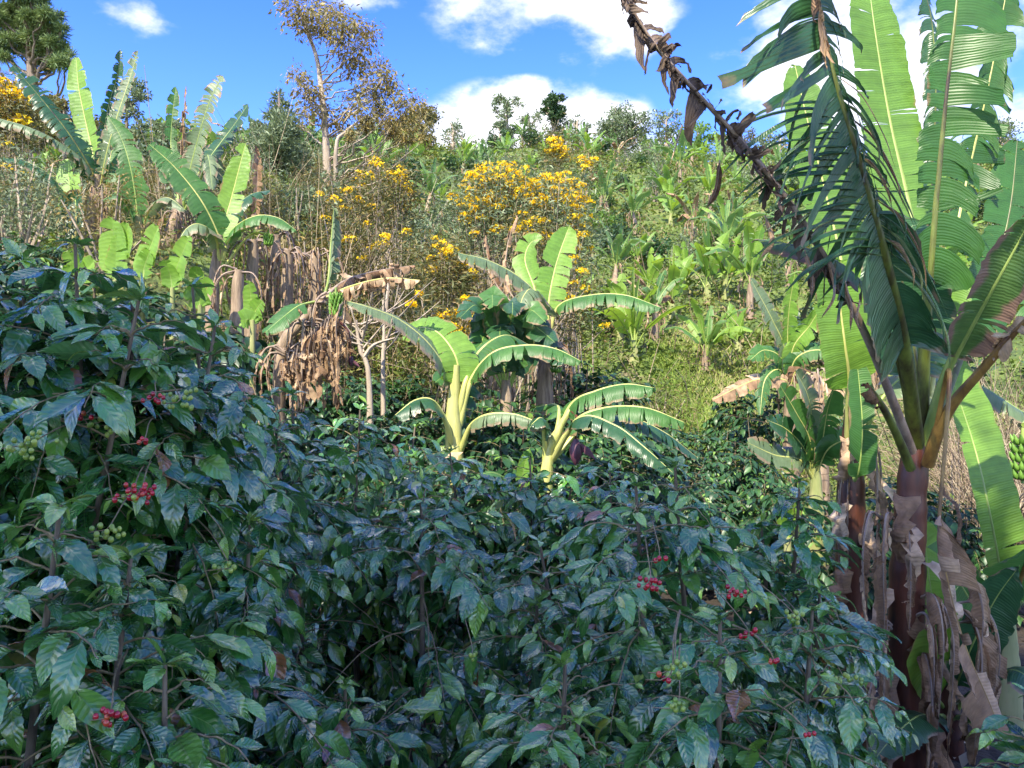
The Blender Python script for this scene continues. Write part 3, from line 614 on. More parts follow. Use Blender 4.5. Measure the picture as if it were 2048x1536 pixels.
    # broad leaf standing right behind, dark, large
    banana_leaf(pl, PP((1856, 900, 5.3), (1930, 700, 5.7), (1985, 560, 5.9), (2020, 420, 6.0), (2035, 280, 6.1)), .28, 'b_deep', 'rib_k', .35, 10, .35, .5, .1, nh=(0, -1, .25), rib_r=.02, seed=14, gap=.1)
    # dangling dead rib and the big dead leaf at bottom right
    banana_leaf(pl, PP((1868, 890, 4.8), (1900, 740, 4.5), (1893, 880, 4.35), (1880, 1050, 4.3), (1893, 1150, 4.25), (1930, 1290, 4.2), (1985, 1420, 4.15), (2030, 1545, 4.1)), .26, 'b_dead', 'rib_o', .50, 9, .75, .25, .1, nh=(.15, -1, .1), rib_r=.01, seed=15, gap=.25, curl=.5, missing=.06, label='long dead leaf hanging to the ground on a thin stalk')
    # sheaths
    for k, (px, py, d, ln, w) in enumerate(((1812, 985, (-.6, -1), .30, .10), (1835, 960, (1, -.6), .42, .05), (1795, 1040, (-.3, -1), .34, .09), (1830, 1120, (.5, -1), .35, .07), (1790, 1180, (-1, -.5), .4, .08), (1815, 1230, (0, -1), .45, .10), (1835, 1300, (.7, -1), .4, .09), (1785, 1330, (-.8, -1), .45, .09), (1820, 1400, (.2, -1), .4, .10), (1775, 1250, (-1, -.8), .5, .05), (1790, 1430, (-.8, -1), .4, .1), (1840, 1450, (.8, -1), .35, .1))):
        sheath(pl, P(px, py, Y)+nrm(np.array((*d, 0)))*.07, (*d, 0), ln*1.3, w*.75, 200+k)
    for k in range(15):
        r = np.random.default_rng(1500+k); x0 = 1815+r.uniform(-42, 42); y0 = r.uniform(1000, 1380); dd = np.array(((x0-1815)*.004, -.14, 0))
        a = P(x0, y0, Y)+dd*.5; banana_leaf(pl, [a, a+dd+UP*.05, a+dd*1.5-UP*.2, a+dd*1.2-UP*r.uniform(.5, .95)], r.uniform(.05, .12), 'b_dead', 'rib_d', .1, 5, 1.0, .6, -.6, nh=dd+np.array((r.normal()*.3, -.3, .1)), rib_r=.008, seed=1520+k, curl=1.0, gap=.2)
right_plant()
def second_right():
    Y = 6.6; pl = thing('banana_plant', gbase(1700, Y), 'banana plant with ragged brown stem just left of the big maroon one', 'banana plant', BG)
    stem(pl, [gbase(1700, Y), P(1702, 1150, Y), P(1702, 960, Y), P(1706, 820, Y)], [.14, .13, .11, .07], 'stem_k', seed=21, sides=16)
    banana_leaf(pl, PP((1704, 900, Y), (1708, 740, Y), (1690, 560, 6.9), (1650, 380, 7.1), (1610, 220, 7.2), (1590, 130, 7.3)), .30, 'b_lit', 'rib_y', .3, 7, .12, .15, .1, nh=(.05, -1, .3), rib_r=.022, seed=22, gap=.05, sweep=.1)
    banana_leaf(pl, PP((1700, 900, Y), (1698, 760, 6.3), (1690, 690, 6.2), (1680, 600, 6.2), (1682, 520, 6.2)), .3, 'b_bright', 'rib_y', .36, 4, .2, .25, .1, nh=(.1, -1, .2), rib_r=.022, seed=23, gap=.05)
    banana_leaf(pl, PP((1706, 900, Y), (1735, 760, 6.5), (1765, 620, 6.6), (1780, 500, 6.7)), .3, 'b_mid', 'rib_y', .4, 5, .2, .25, .1, nh=(0, -1, .3), rib_r=.022, seed=24)
    banana_leaf(pl, PP((1700, 890, Y), (1712, 960, 6.3), (1725, 860, 6.2), (1712, 700, 6.3)), .12, 'b_mid', 'rib_g', .3, 3, .2, .2, .2, nh=(0, -1, .2), rib_r=.012, seed=25)
    banana_leaf(pl, PP((1712, 900, Y), (1760, 800, 6.5), (1830, 740, 6.6), (1900, 770, 6.7)), .26, 'b_grey', 'rib_g', .4, 12, .5, .9, .1, rib_r=.016, seed=26)
    for k, (px, py, d, ln, w) in enumerate(((1700, 870, (-.5, -1), .35, .1), (1715, 930, (.5, -1), .5, .07), (1690, 1000, (-.8, -1), .4, .1), (1710, 1060, (.3, -1), .4, .1), (1735, 960, (1, -.5), .5, .08), (1745, 1060, (1, -.8), .5, .07), (1690, 1120, (-.6, -1), .4, .11))):
        sheath(pl, P(px, py, Y)+nrm(np.array((*d, 0)))*.07, (*d, 0), ln, w, 230+k)
    skirt(pl, P(1735, 900, 6.4), 5, 1.2, 24, .05, hw=.08, out=.12)
    p2 = thing('banana_plant', gbase(2010, 5.6), 'dark green banana sucker with one broad upright leaf at the right edge', 'banana plant', BG)
    stem(p2, [gbase(2010, 5.6), P(2010, 1420, 5.6), P(2012, 1210, 5.6)], [.12, .1, .05], 'stem_g', seed=31)
    banana_leaf(p2, PP((2012, 1260, 5.6), (2000, 1140, 5.6), (1970, 980, 5.6), (1945, 880, 5.7), (1905, 760, 5.8), (1880, 680, 5.9)), .27, 'b_bright', 'rib_g', .14, 3, .12, .2, .15, nh=(.05, -1, .2), rib_r=.016, seed=32, side_scale=(.45, 1.0), gap=.03)
    banana_leaf(p2, PP((2015, 1260, 5.6), (2050, 1130, 5.3), (2110, 1030, 5.1), (2200, 980, 4.9)), .28, 'b_mid', 'rib_o', .2, 5, .25, .5, .1, rib_r=.018, seed=33)
    banana_leaf(p2, PP((2010, 1280, 5.6), (1960, 1230, 5.4), (1900, 1130, 5.3), (1855, 1040, 5.3)), .2, 'b_mid', 'rib_g', .2, 6, .35, .6, .1, nh=(0, -1, .5), rib_r=.014, seed=34)
    p3 = thing('banana_plant', gbase(1905, 5.2), 'young banana sucker with fresh green leaves behind the hanging dead leaf', 'banana plant', BG)
    stem(p3, [gbase(1905, 5.2), P(1898, 1400, 5.2), P(1895, 1350, 5.2)], [.08, .07, .04], 'stem_k', seed=41)
    banana_leaf(p3, PP((1895, 1400, 5.2), (1885, 1280, 5.15), (1862, 1180, 5.1), (1850, 1080, 5.1), (1845, 1040, 5.1)), .16, 'b_bright', 'rib_g', .1, 2, .1, .1, .15, nh=(.1, -1, .15), rib_r=.012, seed=42)
    banana_leaf(p3, PP((1898, 1410, 5.2), (1940, 1300, 5.0), (1990, 1200, 4.9), (2040, 1130, 4.8)), .2, 'b_dark', 'rib_g', .15, 4, .2, .4, .15, nh=(0, -1, .5), rib_r=.014, seed=43)
    banana_leaf(p3, PP((1892, 1420, 5.2), (1850, 1350, 4.9), (1860, 1290, 4.8), (1880, 1240, 4.8)), .14, 'b_bright', 'rib_g', .15, 2, .2, .3, .15, nh=(0, -1, .4), rib_r=.01, seed=44)
    banana_leaf(p3, PP((1905, 1420, 5.2), (1960, 1370, 5.0), (2030, 1340, 4.8), (2100, 1400, 4.6)), .2, 'b_dark', 'rib_g', .15, 4, .2, .5, .15, rib_r=.014, seed=45)
    banana_leaf(p3, PP((1892, 1430, 5.2), (1840, 1430, 4.8), (1790, 1470, 4.6), (1740, 1530, 4.5)), .18, 'b_dark', 'rib_g', .15, 4, .2, .6, .15, rib_r=.014, seed=46)
    banana_leaf(p3, PP((1905, 1430, 5.2), (1990, 1440, 4.7), (2060, 1480, 4.4), (2110, 1540, 4.3)), .18, 'b_mid', 'rib_g', .15, 5, .3, .6, .15, rib_r=.014, seed=47)
second_right()
def mid_plants():
    Y = 9.0; pl = thing('banana_plant', gbase(915, Y), 'sunlit banana plant with thick pale yellow stem at the centre', 'banana plant', BG)
    stem(pl, [gbase(915, Y), P(908, 900, Y), P(906, 820, Y), P(912, 730, Y)], [.145, .125, .10, .045], 'stem_y', seed=51, sides=18)
    banana_leaf(pl, PP((910, 850, Y), (900, 760, Y), (860, 690, 8.8), (800, 640, 8.6), (740, 615, 8.4), (695, 602, 8.3)), .28, 'b_grey', 'rib_y', .22, 13, .2, .7, .15, nh=(0, -.55, 1), rib_r=.03, seed=52, gap=.12)
    banana_leaf(pl, PP((912, 800, Y), (917, 770, Y), (912, 715, 9.0), (880, 668, 9.1), (845, 655, 9.2), (810, 665, 9.3)), .32, 'b_bright', 'rib_y', .16, 6, .18, .4, .2, nh=(.3, -.9, .7), rib_r=.022, seed=53, gap=.1)
    banana_leaf(pl, PP((914, 850, Y), (940, 760, Y), (985, 705, 8.9), (1050, 690, 8.8), (1110, 697, 8.7), (1162, 722, 8.6)), .27, 'b_mid', 'rib_y', .26, 16, .3, 1.0, .1, nh=(0, -.3, 1), rib_r=.03, seed=54, gap=.15)
    banana_leaf(pl, PP((913, 830, Y), (930, 760, Y), (960, 700, 9.3), (1010, 670, 9.6), (1060, 690, 9.9)), .3, 'b_mid', 'rib_y', .3, 6, .25, .7, .1, rib_r=.026, seed=55)
    banana_leaf(pl, PP((906, 900, Y), (893, 840, 8.8), (866, 800, 8.7), (830, 800, 8.6), (790, 830, 8.5)), .26, 'b_dark', 'rib_y', .4, 6, .3, 1.2, .1, rib_r=.026, seed=56)
    banana_leaf(pl, PP((918, 900, Y), (940, 850, 8.8), (975, 828, 8.6), (1030, 828, 8.5), (1090, 850, 8.4)), .22, 'b_grey', 'rib_y', .3, 14, .4, 1.6, 0, rib_r=.024, seed=57)
    banana_leaf(pl, PP((914, 880, Y), (925, 800, 9.3), (940, 770, 9.5), (965, 790, 9.7)), .24, 'b_dark', 'rib_y', .4, 4, .3, 1.0, 0, rib_r=.02, seed=58)
    sheath(pl, P(905, 905, Y-.15), (-.5, -1, 0), .3, .09, 259)
    Y = 8.6; p2 = thing('banana_plant', gbase(1095, Y), 'leaning banana plant with purple flower bud, right of centre', 'banana plant', BG)
    stem(p2, [gbase(1080, Y), P(1095, 930, Y), P(1118, 860, Y), P(1140, 820, Y)], [.14, .10, .07, .03], 'stem_y', seed=61)
    banana_leaf(p2, PP((1105, 900, Y), (1140, 810, Y), (1190, 782, 8.5), (1250, 768, 8.4), (1308, 775, 8.3)), .28, 'b_mid', 'rib_y', .26, 10, .25, 1.0, .1, nh=(0, -.4, 1), rib_r=.026, seed=62)
    banana_leaf(p2, PP((1105, 910, Y), (1150, 840, 8.3), (1210, 815, 8.2), (1290, 815, 8.0), (1370, 845, 7.9)), .27, 'b_mid', 'rib_y', .24, 14, .3, 1.2, .1, nh=(0, -.3, 1), rib_r=.026, seed=63)
    banana_leaf(p2, PP((1105, 915, Y), (1160, 835, 7.9), (1230, 850, 7.6), (1290, 895, 7.4), (1345, 945, 7.3)), .22, 'b_dark', 'rib_y', .28, 10, .3, 1.0, .1, rib_r=.022, seed=64)
    banana_leaf(p2, PP((1108, 910, Y), (1180, 840, 8.7), (1260, 835, 8.9), (1330, 865, 9.0), (1395, 915, 9.1)), .26, 'b_dark', 'rib_y', .28, 14, .35, 1.1, .1, rib_r=.022, seed=65)
    banana_leaf(p2, PP((1095, 920, Y), (1088, 850, 8.5), (1080, 835, 8.4), (1062, 850, 8.3)), .2, 'b_dark', 'rib_y', .35, 4, .3, 1.0, .1, rib_r=.024, seed=66)
    banana_leaf(p2, PP((1105, 900, Y), (1118, 830, 8.8), (1110, 808, 9.2), (1070, 815, 9.4)), .2, 'b_mid', 'rib_y', .35, 4, .3, 1.0, .1, rib_r=.024, seed=67)
    flower_bud(p2, P(1152, 878, 8.2), P(1140, 820, Y), 68, .11)
    sk = thing('banana_sucker', gbase(1046, 7.4), 'small banana sucker with a single rolled bright leaf above the coffee', 'banana plant', BG)
    stem(sk, [gbase(1046, 7.4), P(1046, 960, 7.4)], [.04, .02], 'stem_g', seed=69)
    banana_leaf(sk, PP((1046, 1000, 7.4), (1046, 950, 7.4), (1052, 920, 7.4), (1060, 893, 7.4)), .09, 'b_bright', 'rib_g', .1, 1, .1, .1, .3, nh=(.3, -1, .1), rib_r=.008, seed=70)
    banana_leaf(sk, PP((1040, 1000, 7.4), (1020, 965, 7.2), (985, 945, 7.1), (945, 955, 7.0)), .14, 'b_mid', 'rib_g', .1, 3, .2, .5, .2, rib_r=.01, seed=71)
    Y = 12.0; p3 = thing('banana_plant', gbase(1088, Y), 'banana plant with dead leaf skirt, below the yellow flowering shrubs', 'banana plant', BG)
    stem(p3, [gbase(1088, Y), P(1090, 780, Y), P(1094, 640, Y)], [.17, .15, .08], 'stem_b', seed=71)
    banana_leaf(p3, PP((1094, 660, Y), (1082, 600, Y), (1040, 555, 11.8), (980, 522, 11.6), (915, 505, 11.4)), .36, 'b_grey', 'rib_y', .2, 20, .3, .9, .1, nh=(0, -.6, 1), rib_r=.024, seed=72)
    banana_leaf(p3, PP((1096, 660, Y), (1098, 600, Y), (1112, 530, 12.1), (1132, 470, 12.2), (1140, 450, 12.2)), .3, 'b_bright', 'rib_y', .15, 6, .2, .3, .15, nh=(.1, -1, .2), rib_r=.022, seed=73)
    banana_leaf(p3, PP((1096, 665, Y), (1118, 610, 11.9), (1180, 590, 11.7), (1250, 590, 11.5), (1322, 615, 11.3)), .33, 'b_mid', 'rib_y', .18, 18, .3, 1.2, .05, nh=(0, -.3, 1), rib_r=.024, seed=74)
    banana_leaf(p3, PP((1093, 660, Y), (1082, 600, 11.6), (1062, 578, 11.3), (1048, 590, 11.1), (1040, 610, 11.0)), .34, 'b_grey', 'rib_y', .2, 12, .3, .9, 0, rib_r=.022, seed=75)
    banana_leaf(p3, PP((1090, 660, Y), (1070, 580, 12.4), (1050, 520, 12.7), (1062, 485, 12.8), (1085, 478, 12.8)), .26, 'b_bright', 'rib_y', .3, 4, .2, .4, .15, nh=(.1, -1, .3), rib_r=.018, seed=76)
    for k, (x0, y0, x1, y1) in enumerate(((980, 560, 972, 470), (995, 555, 1035, 430))):
        banana_leaf(p3, [P(1080, 650, 12.3), P(x0+20, y0+20, 12.6), P((x0+x1)/2, (y0+y1)/2, 12.7), P(x1, y1, 12.8)], .13, 'b_dead', 'rib_d', .35, 12, .8, .8, -.3, nh=(0, -1, 0), rib_r=.014, seed=77+k, curl=1)
    skirt(p3, P(1092, 690, Y), 13, 1.15, 79, .08, hw=.09, out=.22)
    bunch(p3, P(1112, 705, 11.7), 4, .35, 80)
    Y = 11.4; p4 = thing('banana_plant', gbase(1010, Y), 'low banana clump with broad dark green leaves behind the yellow stemmed plant', 'banana plant', BG)
    stem(p4, [gbase(1010, Y), P(1012, 760, Y)], [.15, .08], 'stem_b', seed=81)
    for k, (x, y, dx) in enumerate(((950, 610, -1), (985, 590, 0), (1025, 605, 0), (1062, 620, 1), (1080, 660, 1), (960, 690, -1), (1100, 700, 1), (900, 740, -1), (1000, 660, 0))):
        banana_leaf(p4, [P(1012, 790, Y), P(1012+(x-1012)*.35, 730, Y-.1), P(1012+(x-1012)*.8, (y+700)/2-20, Y-.3), P(x, y, Y-.5), P(x+dx*30, y+25, Y-.8)], .27, ('b_dark', 'b_mid')[k % 2], 'rib_g', .2, 5, .2, .5, .15, nh=(0, -1, .6), rib_r=.016, seed=82+k, res=24)
mid_plants()
def dead_plants():
    Y = 9.2; pl = thing('banana_plant', gbase(560, Y), 'leaning banana plant with a green fruit bunch and long curtain of dead leaves', 'banana plant', BG)
    stem(pl, [gbase(555, Y), P(560, 730, Y), P(600, 650, Y), P(655, 588, Y)], [.12, .09, .07, .04], 'stem_b', seed=91, lump=.2)
    for k in range(30):
        f = k/29; a = np.array((565, 720.))*(1-f)+np.array((690, 600.))*f; rng = np.random.default_rng(900+k)
        yb = 800+rng.uniform(-70, 25)-max(0, (a[0]-670))*1.5; dy = rng.uniform(-.45, 0)
        banana_leaf(pl, PP((a[0], a[1], Y+dy), (a[0]-6+rng.uniform(-8, 8), a[1]+40, Y+dy), (a[0]+rng.uniform(-10, 10), (a[1]+yb)/2, Y+dy), (a[0]+rng.uniform(-12, 14), yb, Y+dy)), rng.uniform(.09, .17), 'b_dead', 'rib_d', .05, 10, 1.0, .5, -.5, nh=(rng.normal()*.4, -1, .1), rib_r=.009, seed=900+k, res=18, curl=1.0, missing=.15, gap=.3)
    skirt(pl, P(655, 600, 9.1), 9, .9, 971, .05, hw=.08, out=.15); skirt(pl, P(610, 650, 9.1), 10, 1.0, 972, .05, hw=.09, out=.2); skirt(pl, P(572, 705, 9.1), 10, .9, 973, .05, hw=.09, out=.22)
    banana_leaf(pl, PP((648, 595, Y), (700, 572, 9.0), (770, 556, 8.8), (840, 560, 8.7)), .24, 'b_dead', 'rib_y', .15, 26, .6, 2.2, -.3, rib_r=.018, seed=92, curl=.6)
    banana_leaf(pl, PP((648, 592, Y), (690, 560, 9.6), (750, 542, 9.9), (830, 530, 10.2)), .24, 'b_dead', 'rib_d', .15, 24, .6, 2.2, -.3, rib_r=.016, seed=93, curl=.6)
    banana_leaf(pl, PP((650, 595, Y), (658, 555, Y), (662, 490, 9.3), (668, 415, 9.3)), .13, 'b_grey', 'rib_g', .15, 8, .2, .2, 1.0, nh=(1, -.6, .1), rib_r=.014, seed=94)
    banana_leaf(pl, PP((640, 600, Y), (600, 610, 8.9), (565, 635, 8.7), (530, 665, 8.6)), .2, 'b_mid', 'rib_g', .3, 4, .2, .6, .2, nh=(0, -.8, 1), rib_r=.014, seed=95)
    bunch(pl, P(672, 592, 9.0), 6, .26, 96, size=.085)
    flower_bud(pl, P(702, 712, 9.0), P(676, 640, 9.0), 97, .05)
    # further withered plants on the bank
    for k, (px, top, bot, Y, n, lab) in enumerate(((500, 480, 640, 12.4, 9, 'withered banana stem hung with dead leaves, left of the fruit bunch plant'), (570, 500, 650, 12.8, 12, 'withered banana stump behind the curtain of dead leaves'),
                                            (625, 505, 640, 13.2, 9, 'withered banana stem under the thin twigs'), (545, 470, 620, 13.6, 6, 'small withered banana beside the green bunch'), (470, 540, 690, 11.0, 6, 'dead banana trunk behind the dark coffee bush'))):
        p = thing('banana_plant', gbase(px, Y), lab, 'banana plant', 'withered banana plants on the bank')
        stem(p, [gbase(px, Y), P(px+4, (top+bot)/2, Y), P(px+8, top, Y)], [.13, .12, .07], 'stem_b', seed=300+k)
        skirt(p, P(px+8, top+8, Y), n, (bot-top)/FP*Y, 310+k, .08, hw=.09, out=.3)
    # left group
    Y = 12.0; p = thing('banana_plant', gbase(432, Y), 'banana plant with one bright upright leaf and fruit bunch, right side of left group', 'banana plant', BG)
    stem(p, [gbase(418, Y), P(428, 560, Y), P(440, 470, Y)], [.12, .10, .05], 'stem_b', seed=101)
    banana_leaf(p, PP((440, 520, Y), (440, 480, Y), (405, 405, 11.8), (350, 335, 11.7), (298, 288, 11.6)), .30, 'b_mid', 'rib_y', .12, 12, .3, .6, .1, nh=(.2, -1, .6), rib_r=.02, seed=102)
    banana_leaf(p, PP((441, 520, Y), (443, 470, Y), (462, 400, 12.1), (480, 330, 12.1), (492, 285, 12.1)), .24, 'b_bright', 'rib_y', .12, 5, .12, .12, .15, nh=(.1, -1, .15), rib_r=.02, seed=103)
    banana_leaf(p, PP((438, 520, Y), (430, 470, 11.8), (400, 448, 11.6), (375, 455, 11.5), (355, 485, 11.4)), .28, 'b_grey', 'rib_y', .15, 9, .3, 1.1, .05, rib_r=.018, seed=104)
    banana_leaf(p, PP((442, 520, Y), (465, 460, 11.9), (510, 432, 11.8), (555, 435, 11.7), (592, 460, 11.6)), .28, 'b_mid', 'rib_y', .15, 9, .25, 1.0, .05, rib_r=.02, seed=105)
    banana_leaf(p, PP((444, 515, Y), (460, 430, 12.5), (500, 390, 12.8), (540, 380, 13.0)), .25, 'b_dark', 'rib_g', .3, 8, .3, .8, .1, rib_r=.016, seed=106)
    bunch(p, P(537, 472, 11.9), 4, .16, 107, size=.075)
    s = MB(); s.tube(curve(PP((452, 528, Y), (500, 470, Y), (537, 468, 11.9)), 12), .02, 7); s.build('fruit_stalk', M['rib_y'], p)
    Y = 15.0; p = thing('banana_plant', gbase(190, Y), 'tallest banana plant of the left group, its leaves against the blue sky', 'banana plant', BG)
    stem(p, [gbase(188, Y), P(186, 470, Y), P(195, 350, Y)], [.17, .14, .08], 'stem_b', seed=111)
    banana_leaf(p, PP((196, 390, Y), (185, 345, Y), (140, 270, 14.8), (85, 200, 14.7), (25, 130, 14.6)), .34, 'b_dark', 'rib_k', .1, 26, .45, .8, .05, nh=(.2, -.8, .8), rib_r=.026, seed=112, gap=.4)
    banana_leaf(p, PP((194, 390, Y), (175, 330, 14.8), (120, 285, 14.5), (60, 255, 14.3), (-20, 232, 14.2)), .32, 'b_grey', 'rib_k', .1, 28, .5, 1.2, .05, rib_r=.024, seed=113, gap=.4)
    banana_leaf(p, PP((196, 380, Y), (190, 330, 15.2), (175, 260, 15.3), (158, 180, 15.3), (152, 115, 15.3)), .29, 'b_bright', 'rib_y', .1, 12, .3, .15, .15, nh=(-.1, -1, .2), rib_r=.022, seed=114, gap=.05)
    banana_leaf(p, PP((198, 380, Y), (203, 310, 15.1), (215, 220, 15.2), (235, 150, 15.2), (240, 98, 15.2)), .20, 'b_dark', 'rib_y', .1, 20, .35, .6, .6, nh=(.7, -1, .1), rib_r=.02, seed=115, gap=.4)
    banana_leaf(p, PP((198, 385, Y), (212, 310, 14.7), (235, 230, 14.6), (262, 150, 14.6), (276, 100, 14.6)), .22, 'b_grey', 'rib_y', .12, 24, .35, .6, .3, nh=(-.3, -1, .2), rib_r=.02, seed=116, gap=.45)
    banana_leaf(p, PP((196, 390, Y), (215, 345, 15.2), (225, 300, 15.5), (245, 320, 15.7)), .3, 'b_mid', 'rib_y', .2, 6, .3, .8, .1, rib_r=.02, seed=117)
    skirt(p, P(192, 380, Y), 9, 1.1, 118, .1, hw=.1, out=.16)
    Y = 14.0; p = thing('banana_plant', gbase(278, Y), 'banana plant with one long drooping leaf between the taller pair at left', 'banana plant', BG)
    stem(p, [gbase(276, Y), P(278, 500, Y), P(276, 430, Y)], [.13, .10, .05], 'stem_g', seed=121)
    banana_leaf(p, PP((277, 480, Y), (274, 420, Y), (262, 340, 13.9), (242, 275, 13.9), (215, 232, 13.9)), .33, 'b_mid', 'rib_g', .12, 18, .35, .8, .05, nh=(.2, -1, .5), rib_r=.02, seed=122, gap=.3)
    banana_leaf(p, PP((276, 480, Y), (255, 410, 13.8), (235, 385, 13.6), (205, 400, 13.4)), .25, 'b_mid', 'rib_y', .3, 8, .3, .9, .1, rib_r=.018, seed=123)
    banana_leaf(p, PP((278, 480, Y), (300, 415, 13.8), (335, 395, 13.7), (370, 420, 13.6)), .25, 'b_grey', 'rib_y', .3, 8, .3, .9, .1, rib_r=.018, seed=124)
    Y = 14.5; p = thing('banana_plant', gbase(142, Y), 'smaller banana plant with dark drooping leaf at the left edge of the group', 'banana plant', BG)
    stem(p, [gbase(145, Y), P(148, 480, Y), P(142, 410, Y)], [.12, .09, .05], 'stem_g', seed=131)
    banana_leaf(p, PP((143, 450, Y), (136, 400, Y), (100, 350, 14.3), (50, 322, 14.2), (0, 315, 14.1)), .28, 'b_dark', 'rib_g', .1, 16, .3, 1.0, .05, rib_r=.02, seed=132, gap=.3)
    banana_leaf(p, PP((143, 450, Y), (140, 390, 14.6), (136, 350, 14.7), (122, 322, 14.8)), .28, 'b_bright', 'rib_g', .15, 4, .2, .3, .15, nh=(0, -1, .3), rib_r=.018, seed=133)
    banana_leaf(p, PP((143, 440, Y), (150, 400, 14.3), (152, 440, 14.1), (150, 520, 14.0)), .25, 'b_dark', 'rib_g', .15, 8, .3, .5, .3, nh=(0, -1, .3), rib_r=.016, seed=134)
    Y = 15.5; p = thing('banana_plant', gbase(350, Y), 'banana plant with a dead brown spike leaf and two torn leaves against the sky', 'banana plant', BG)
    stem(p, [gbase(325, Y), P(340, 480, Y), P(362, 400, Y)], [.18, .15, .08], 'stem_b', seed=141)
    banana_leaf(p, PP((362, 420, Y), (362, 350, Y), (366, 260, 15.5), (372, 172, 15.5)), .12, 'b_dead', 'rib_o', .15, 24, .7, 1.2, -.4, nh=(0, -1, .1), rib_r=.024, seed=142, curl=1.0)
    banana_leaf(p, PP((364, 420, Y), (375, 360, 15.3), (395, 280, 15.2), (420, 200, 15.1), (446, 150, 15.1)), .30, 'b_grey', 'rib_g', .1, 28, .4, .6, .1, nh=(-.1, -1, .2), rib_r=.022, seed=143, gap=.45)
    banana_leaf(p, PP((366, 420, Y), (395, 350, 15.6), (430, 300, 15.7), (468, 250, 15.8), (497, 208, 15.8)), .30, 'b_dark', 'rib_g', .15, 16, .3, .5, .1, nh=(-.2, -1, .5), rib_r=.022, seed=144, gap=.3)
    banana_leaf(p, PP((360, 420, Y), (350, 350, 15.7), (342, 290, 15.8), (345, 230, 15.8), (352, 172, 15.8)), .18, 'b_mid', 'rib_g', .35, 9, .4, .5, .2, nh=(.3, -1, .2), rib_r=.018, seed=145, gap=.3, missing=.2)
    banana_leaf(p, PP((360, 420, Y), (340, 350, 15.9), (325, 300, 16.0), (310, 330, 16.1)), .28, 'b_mid', 'rib_g', .35, 6, .3, .8, .2, rib_r=.018, seed=146)
    banana_leaf(p, PP((368, 420, Y), (400, 360, 15.2), (415, 310, 15.1), (425, 380, 14.9)), .24, 'b_grey', 'rib_g', .35, 8, .3, .8, .2, rib_r=.018, seed=147)
    skirt(p, P(355, 430, Y), 9, 1.3, 148, .1, hw=.1, out=.2)
    Y = 16; p = thing('banana_plant', gbase(515, Y), 'half dead grey banana plant beside the conical dark tree', 'banana plant', BG)
    stem(p, [gbase(510, Y), P(512, 470, Y), P(508, 430, Y)], [.13, .1, .06], 'stem_b', seed=151)
    banana_leaf(p, PP((508, 460, Y), (512, 400, Y), (515, 340, Y), (512, 290, Y)), .13, 'b_dead', 'rib_d', .15, 10, .5, .6, .6, nh=(.5, -1, 0), rib_r=.018, seed=152)
    banana_leaf(p, PP((508, 460, Y), (470, 400, Y), (430, 330, Y), (410, 290, Y)), .28, 'b_grey', 'rib_d', .3, 8, .4, .6, .3, nh=(.3, -1, .2), rib_r=.018, seed=153)
    skirt(p, P(510, 450, Y), 7, 1.1, 154, .1, hw=.1, out=.22)
    # young suckers with broad bright leaves
    for k, (px, by, Y, lv, lab) in enumerate((
            (230, 560, 11.0, ((225, 435, .26), (258, 445, .2)), 'pair of broad bright young banana leaves behind the tall coffee bush'),
            (285, 555, 10.6, ((318, 450, .2), (300, 500, .14)), 'bright banana sucker leaning right beside the broad pair'),
            (345, 575, 10.2, ((380, 470, .17), (330, 520, .13)), 'yellow green banana sucker leaf over the dark coffee'),
            (400, 610, 10.4, ((392, 530, .13), (425, 560, .15), (370, 575, .13)), 'low cluster of bright banana suckers right of the yellow green leaf'),
            (160, 560, 11.5, ((135, 500, .18), (190, 520, .2), (120, 540, .15)), 'low green banana sucker below the tallest left plant'),
            (505, 640, 9.6, ((498, 560, .11), (525, 600, .13), (480, 640, .15)), 'small sucker with upright pointed leaf left of the dead curtain'),
            (1575, 1075, 7.0, ((1560, 990, .1), (1592, 1000, .09)), 'bright sucker leaf just above the right coffee bush'))):
        p = thing('banana_sucker', gbase(px, Y), lab, 'banana plant', 'young banana suckers')
        stem(p, [gbase(px, Y), P(px, by, Y)], [.06, .03], 'stem_g', seed=160+k)
        for j, (x, y, hw) in enumerate(lv):
            banana_leaf(p, [P(px, by+20, Y), P(px+(x-px)*.2, by-(by-y)*.3, Y), P(px+(x-px)*.65, by-(by-y)*.72, Y-.05), P(x, y, Y-.1)], hw, 'b_bright', 'rib_g', .15, 3, .12, .2, .18, nh=(.1*(j-1), -1, .25), rib_r=.012, seed=170+10*k+j, res=24)
dead_plants()
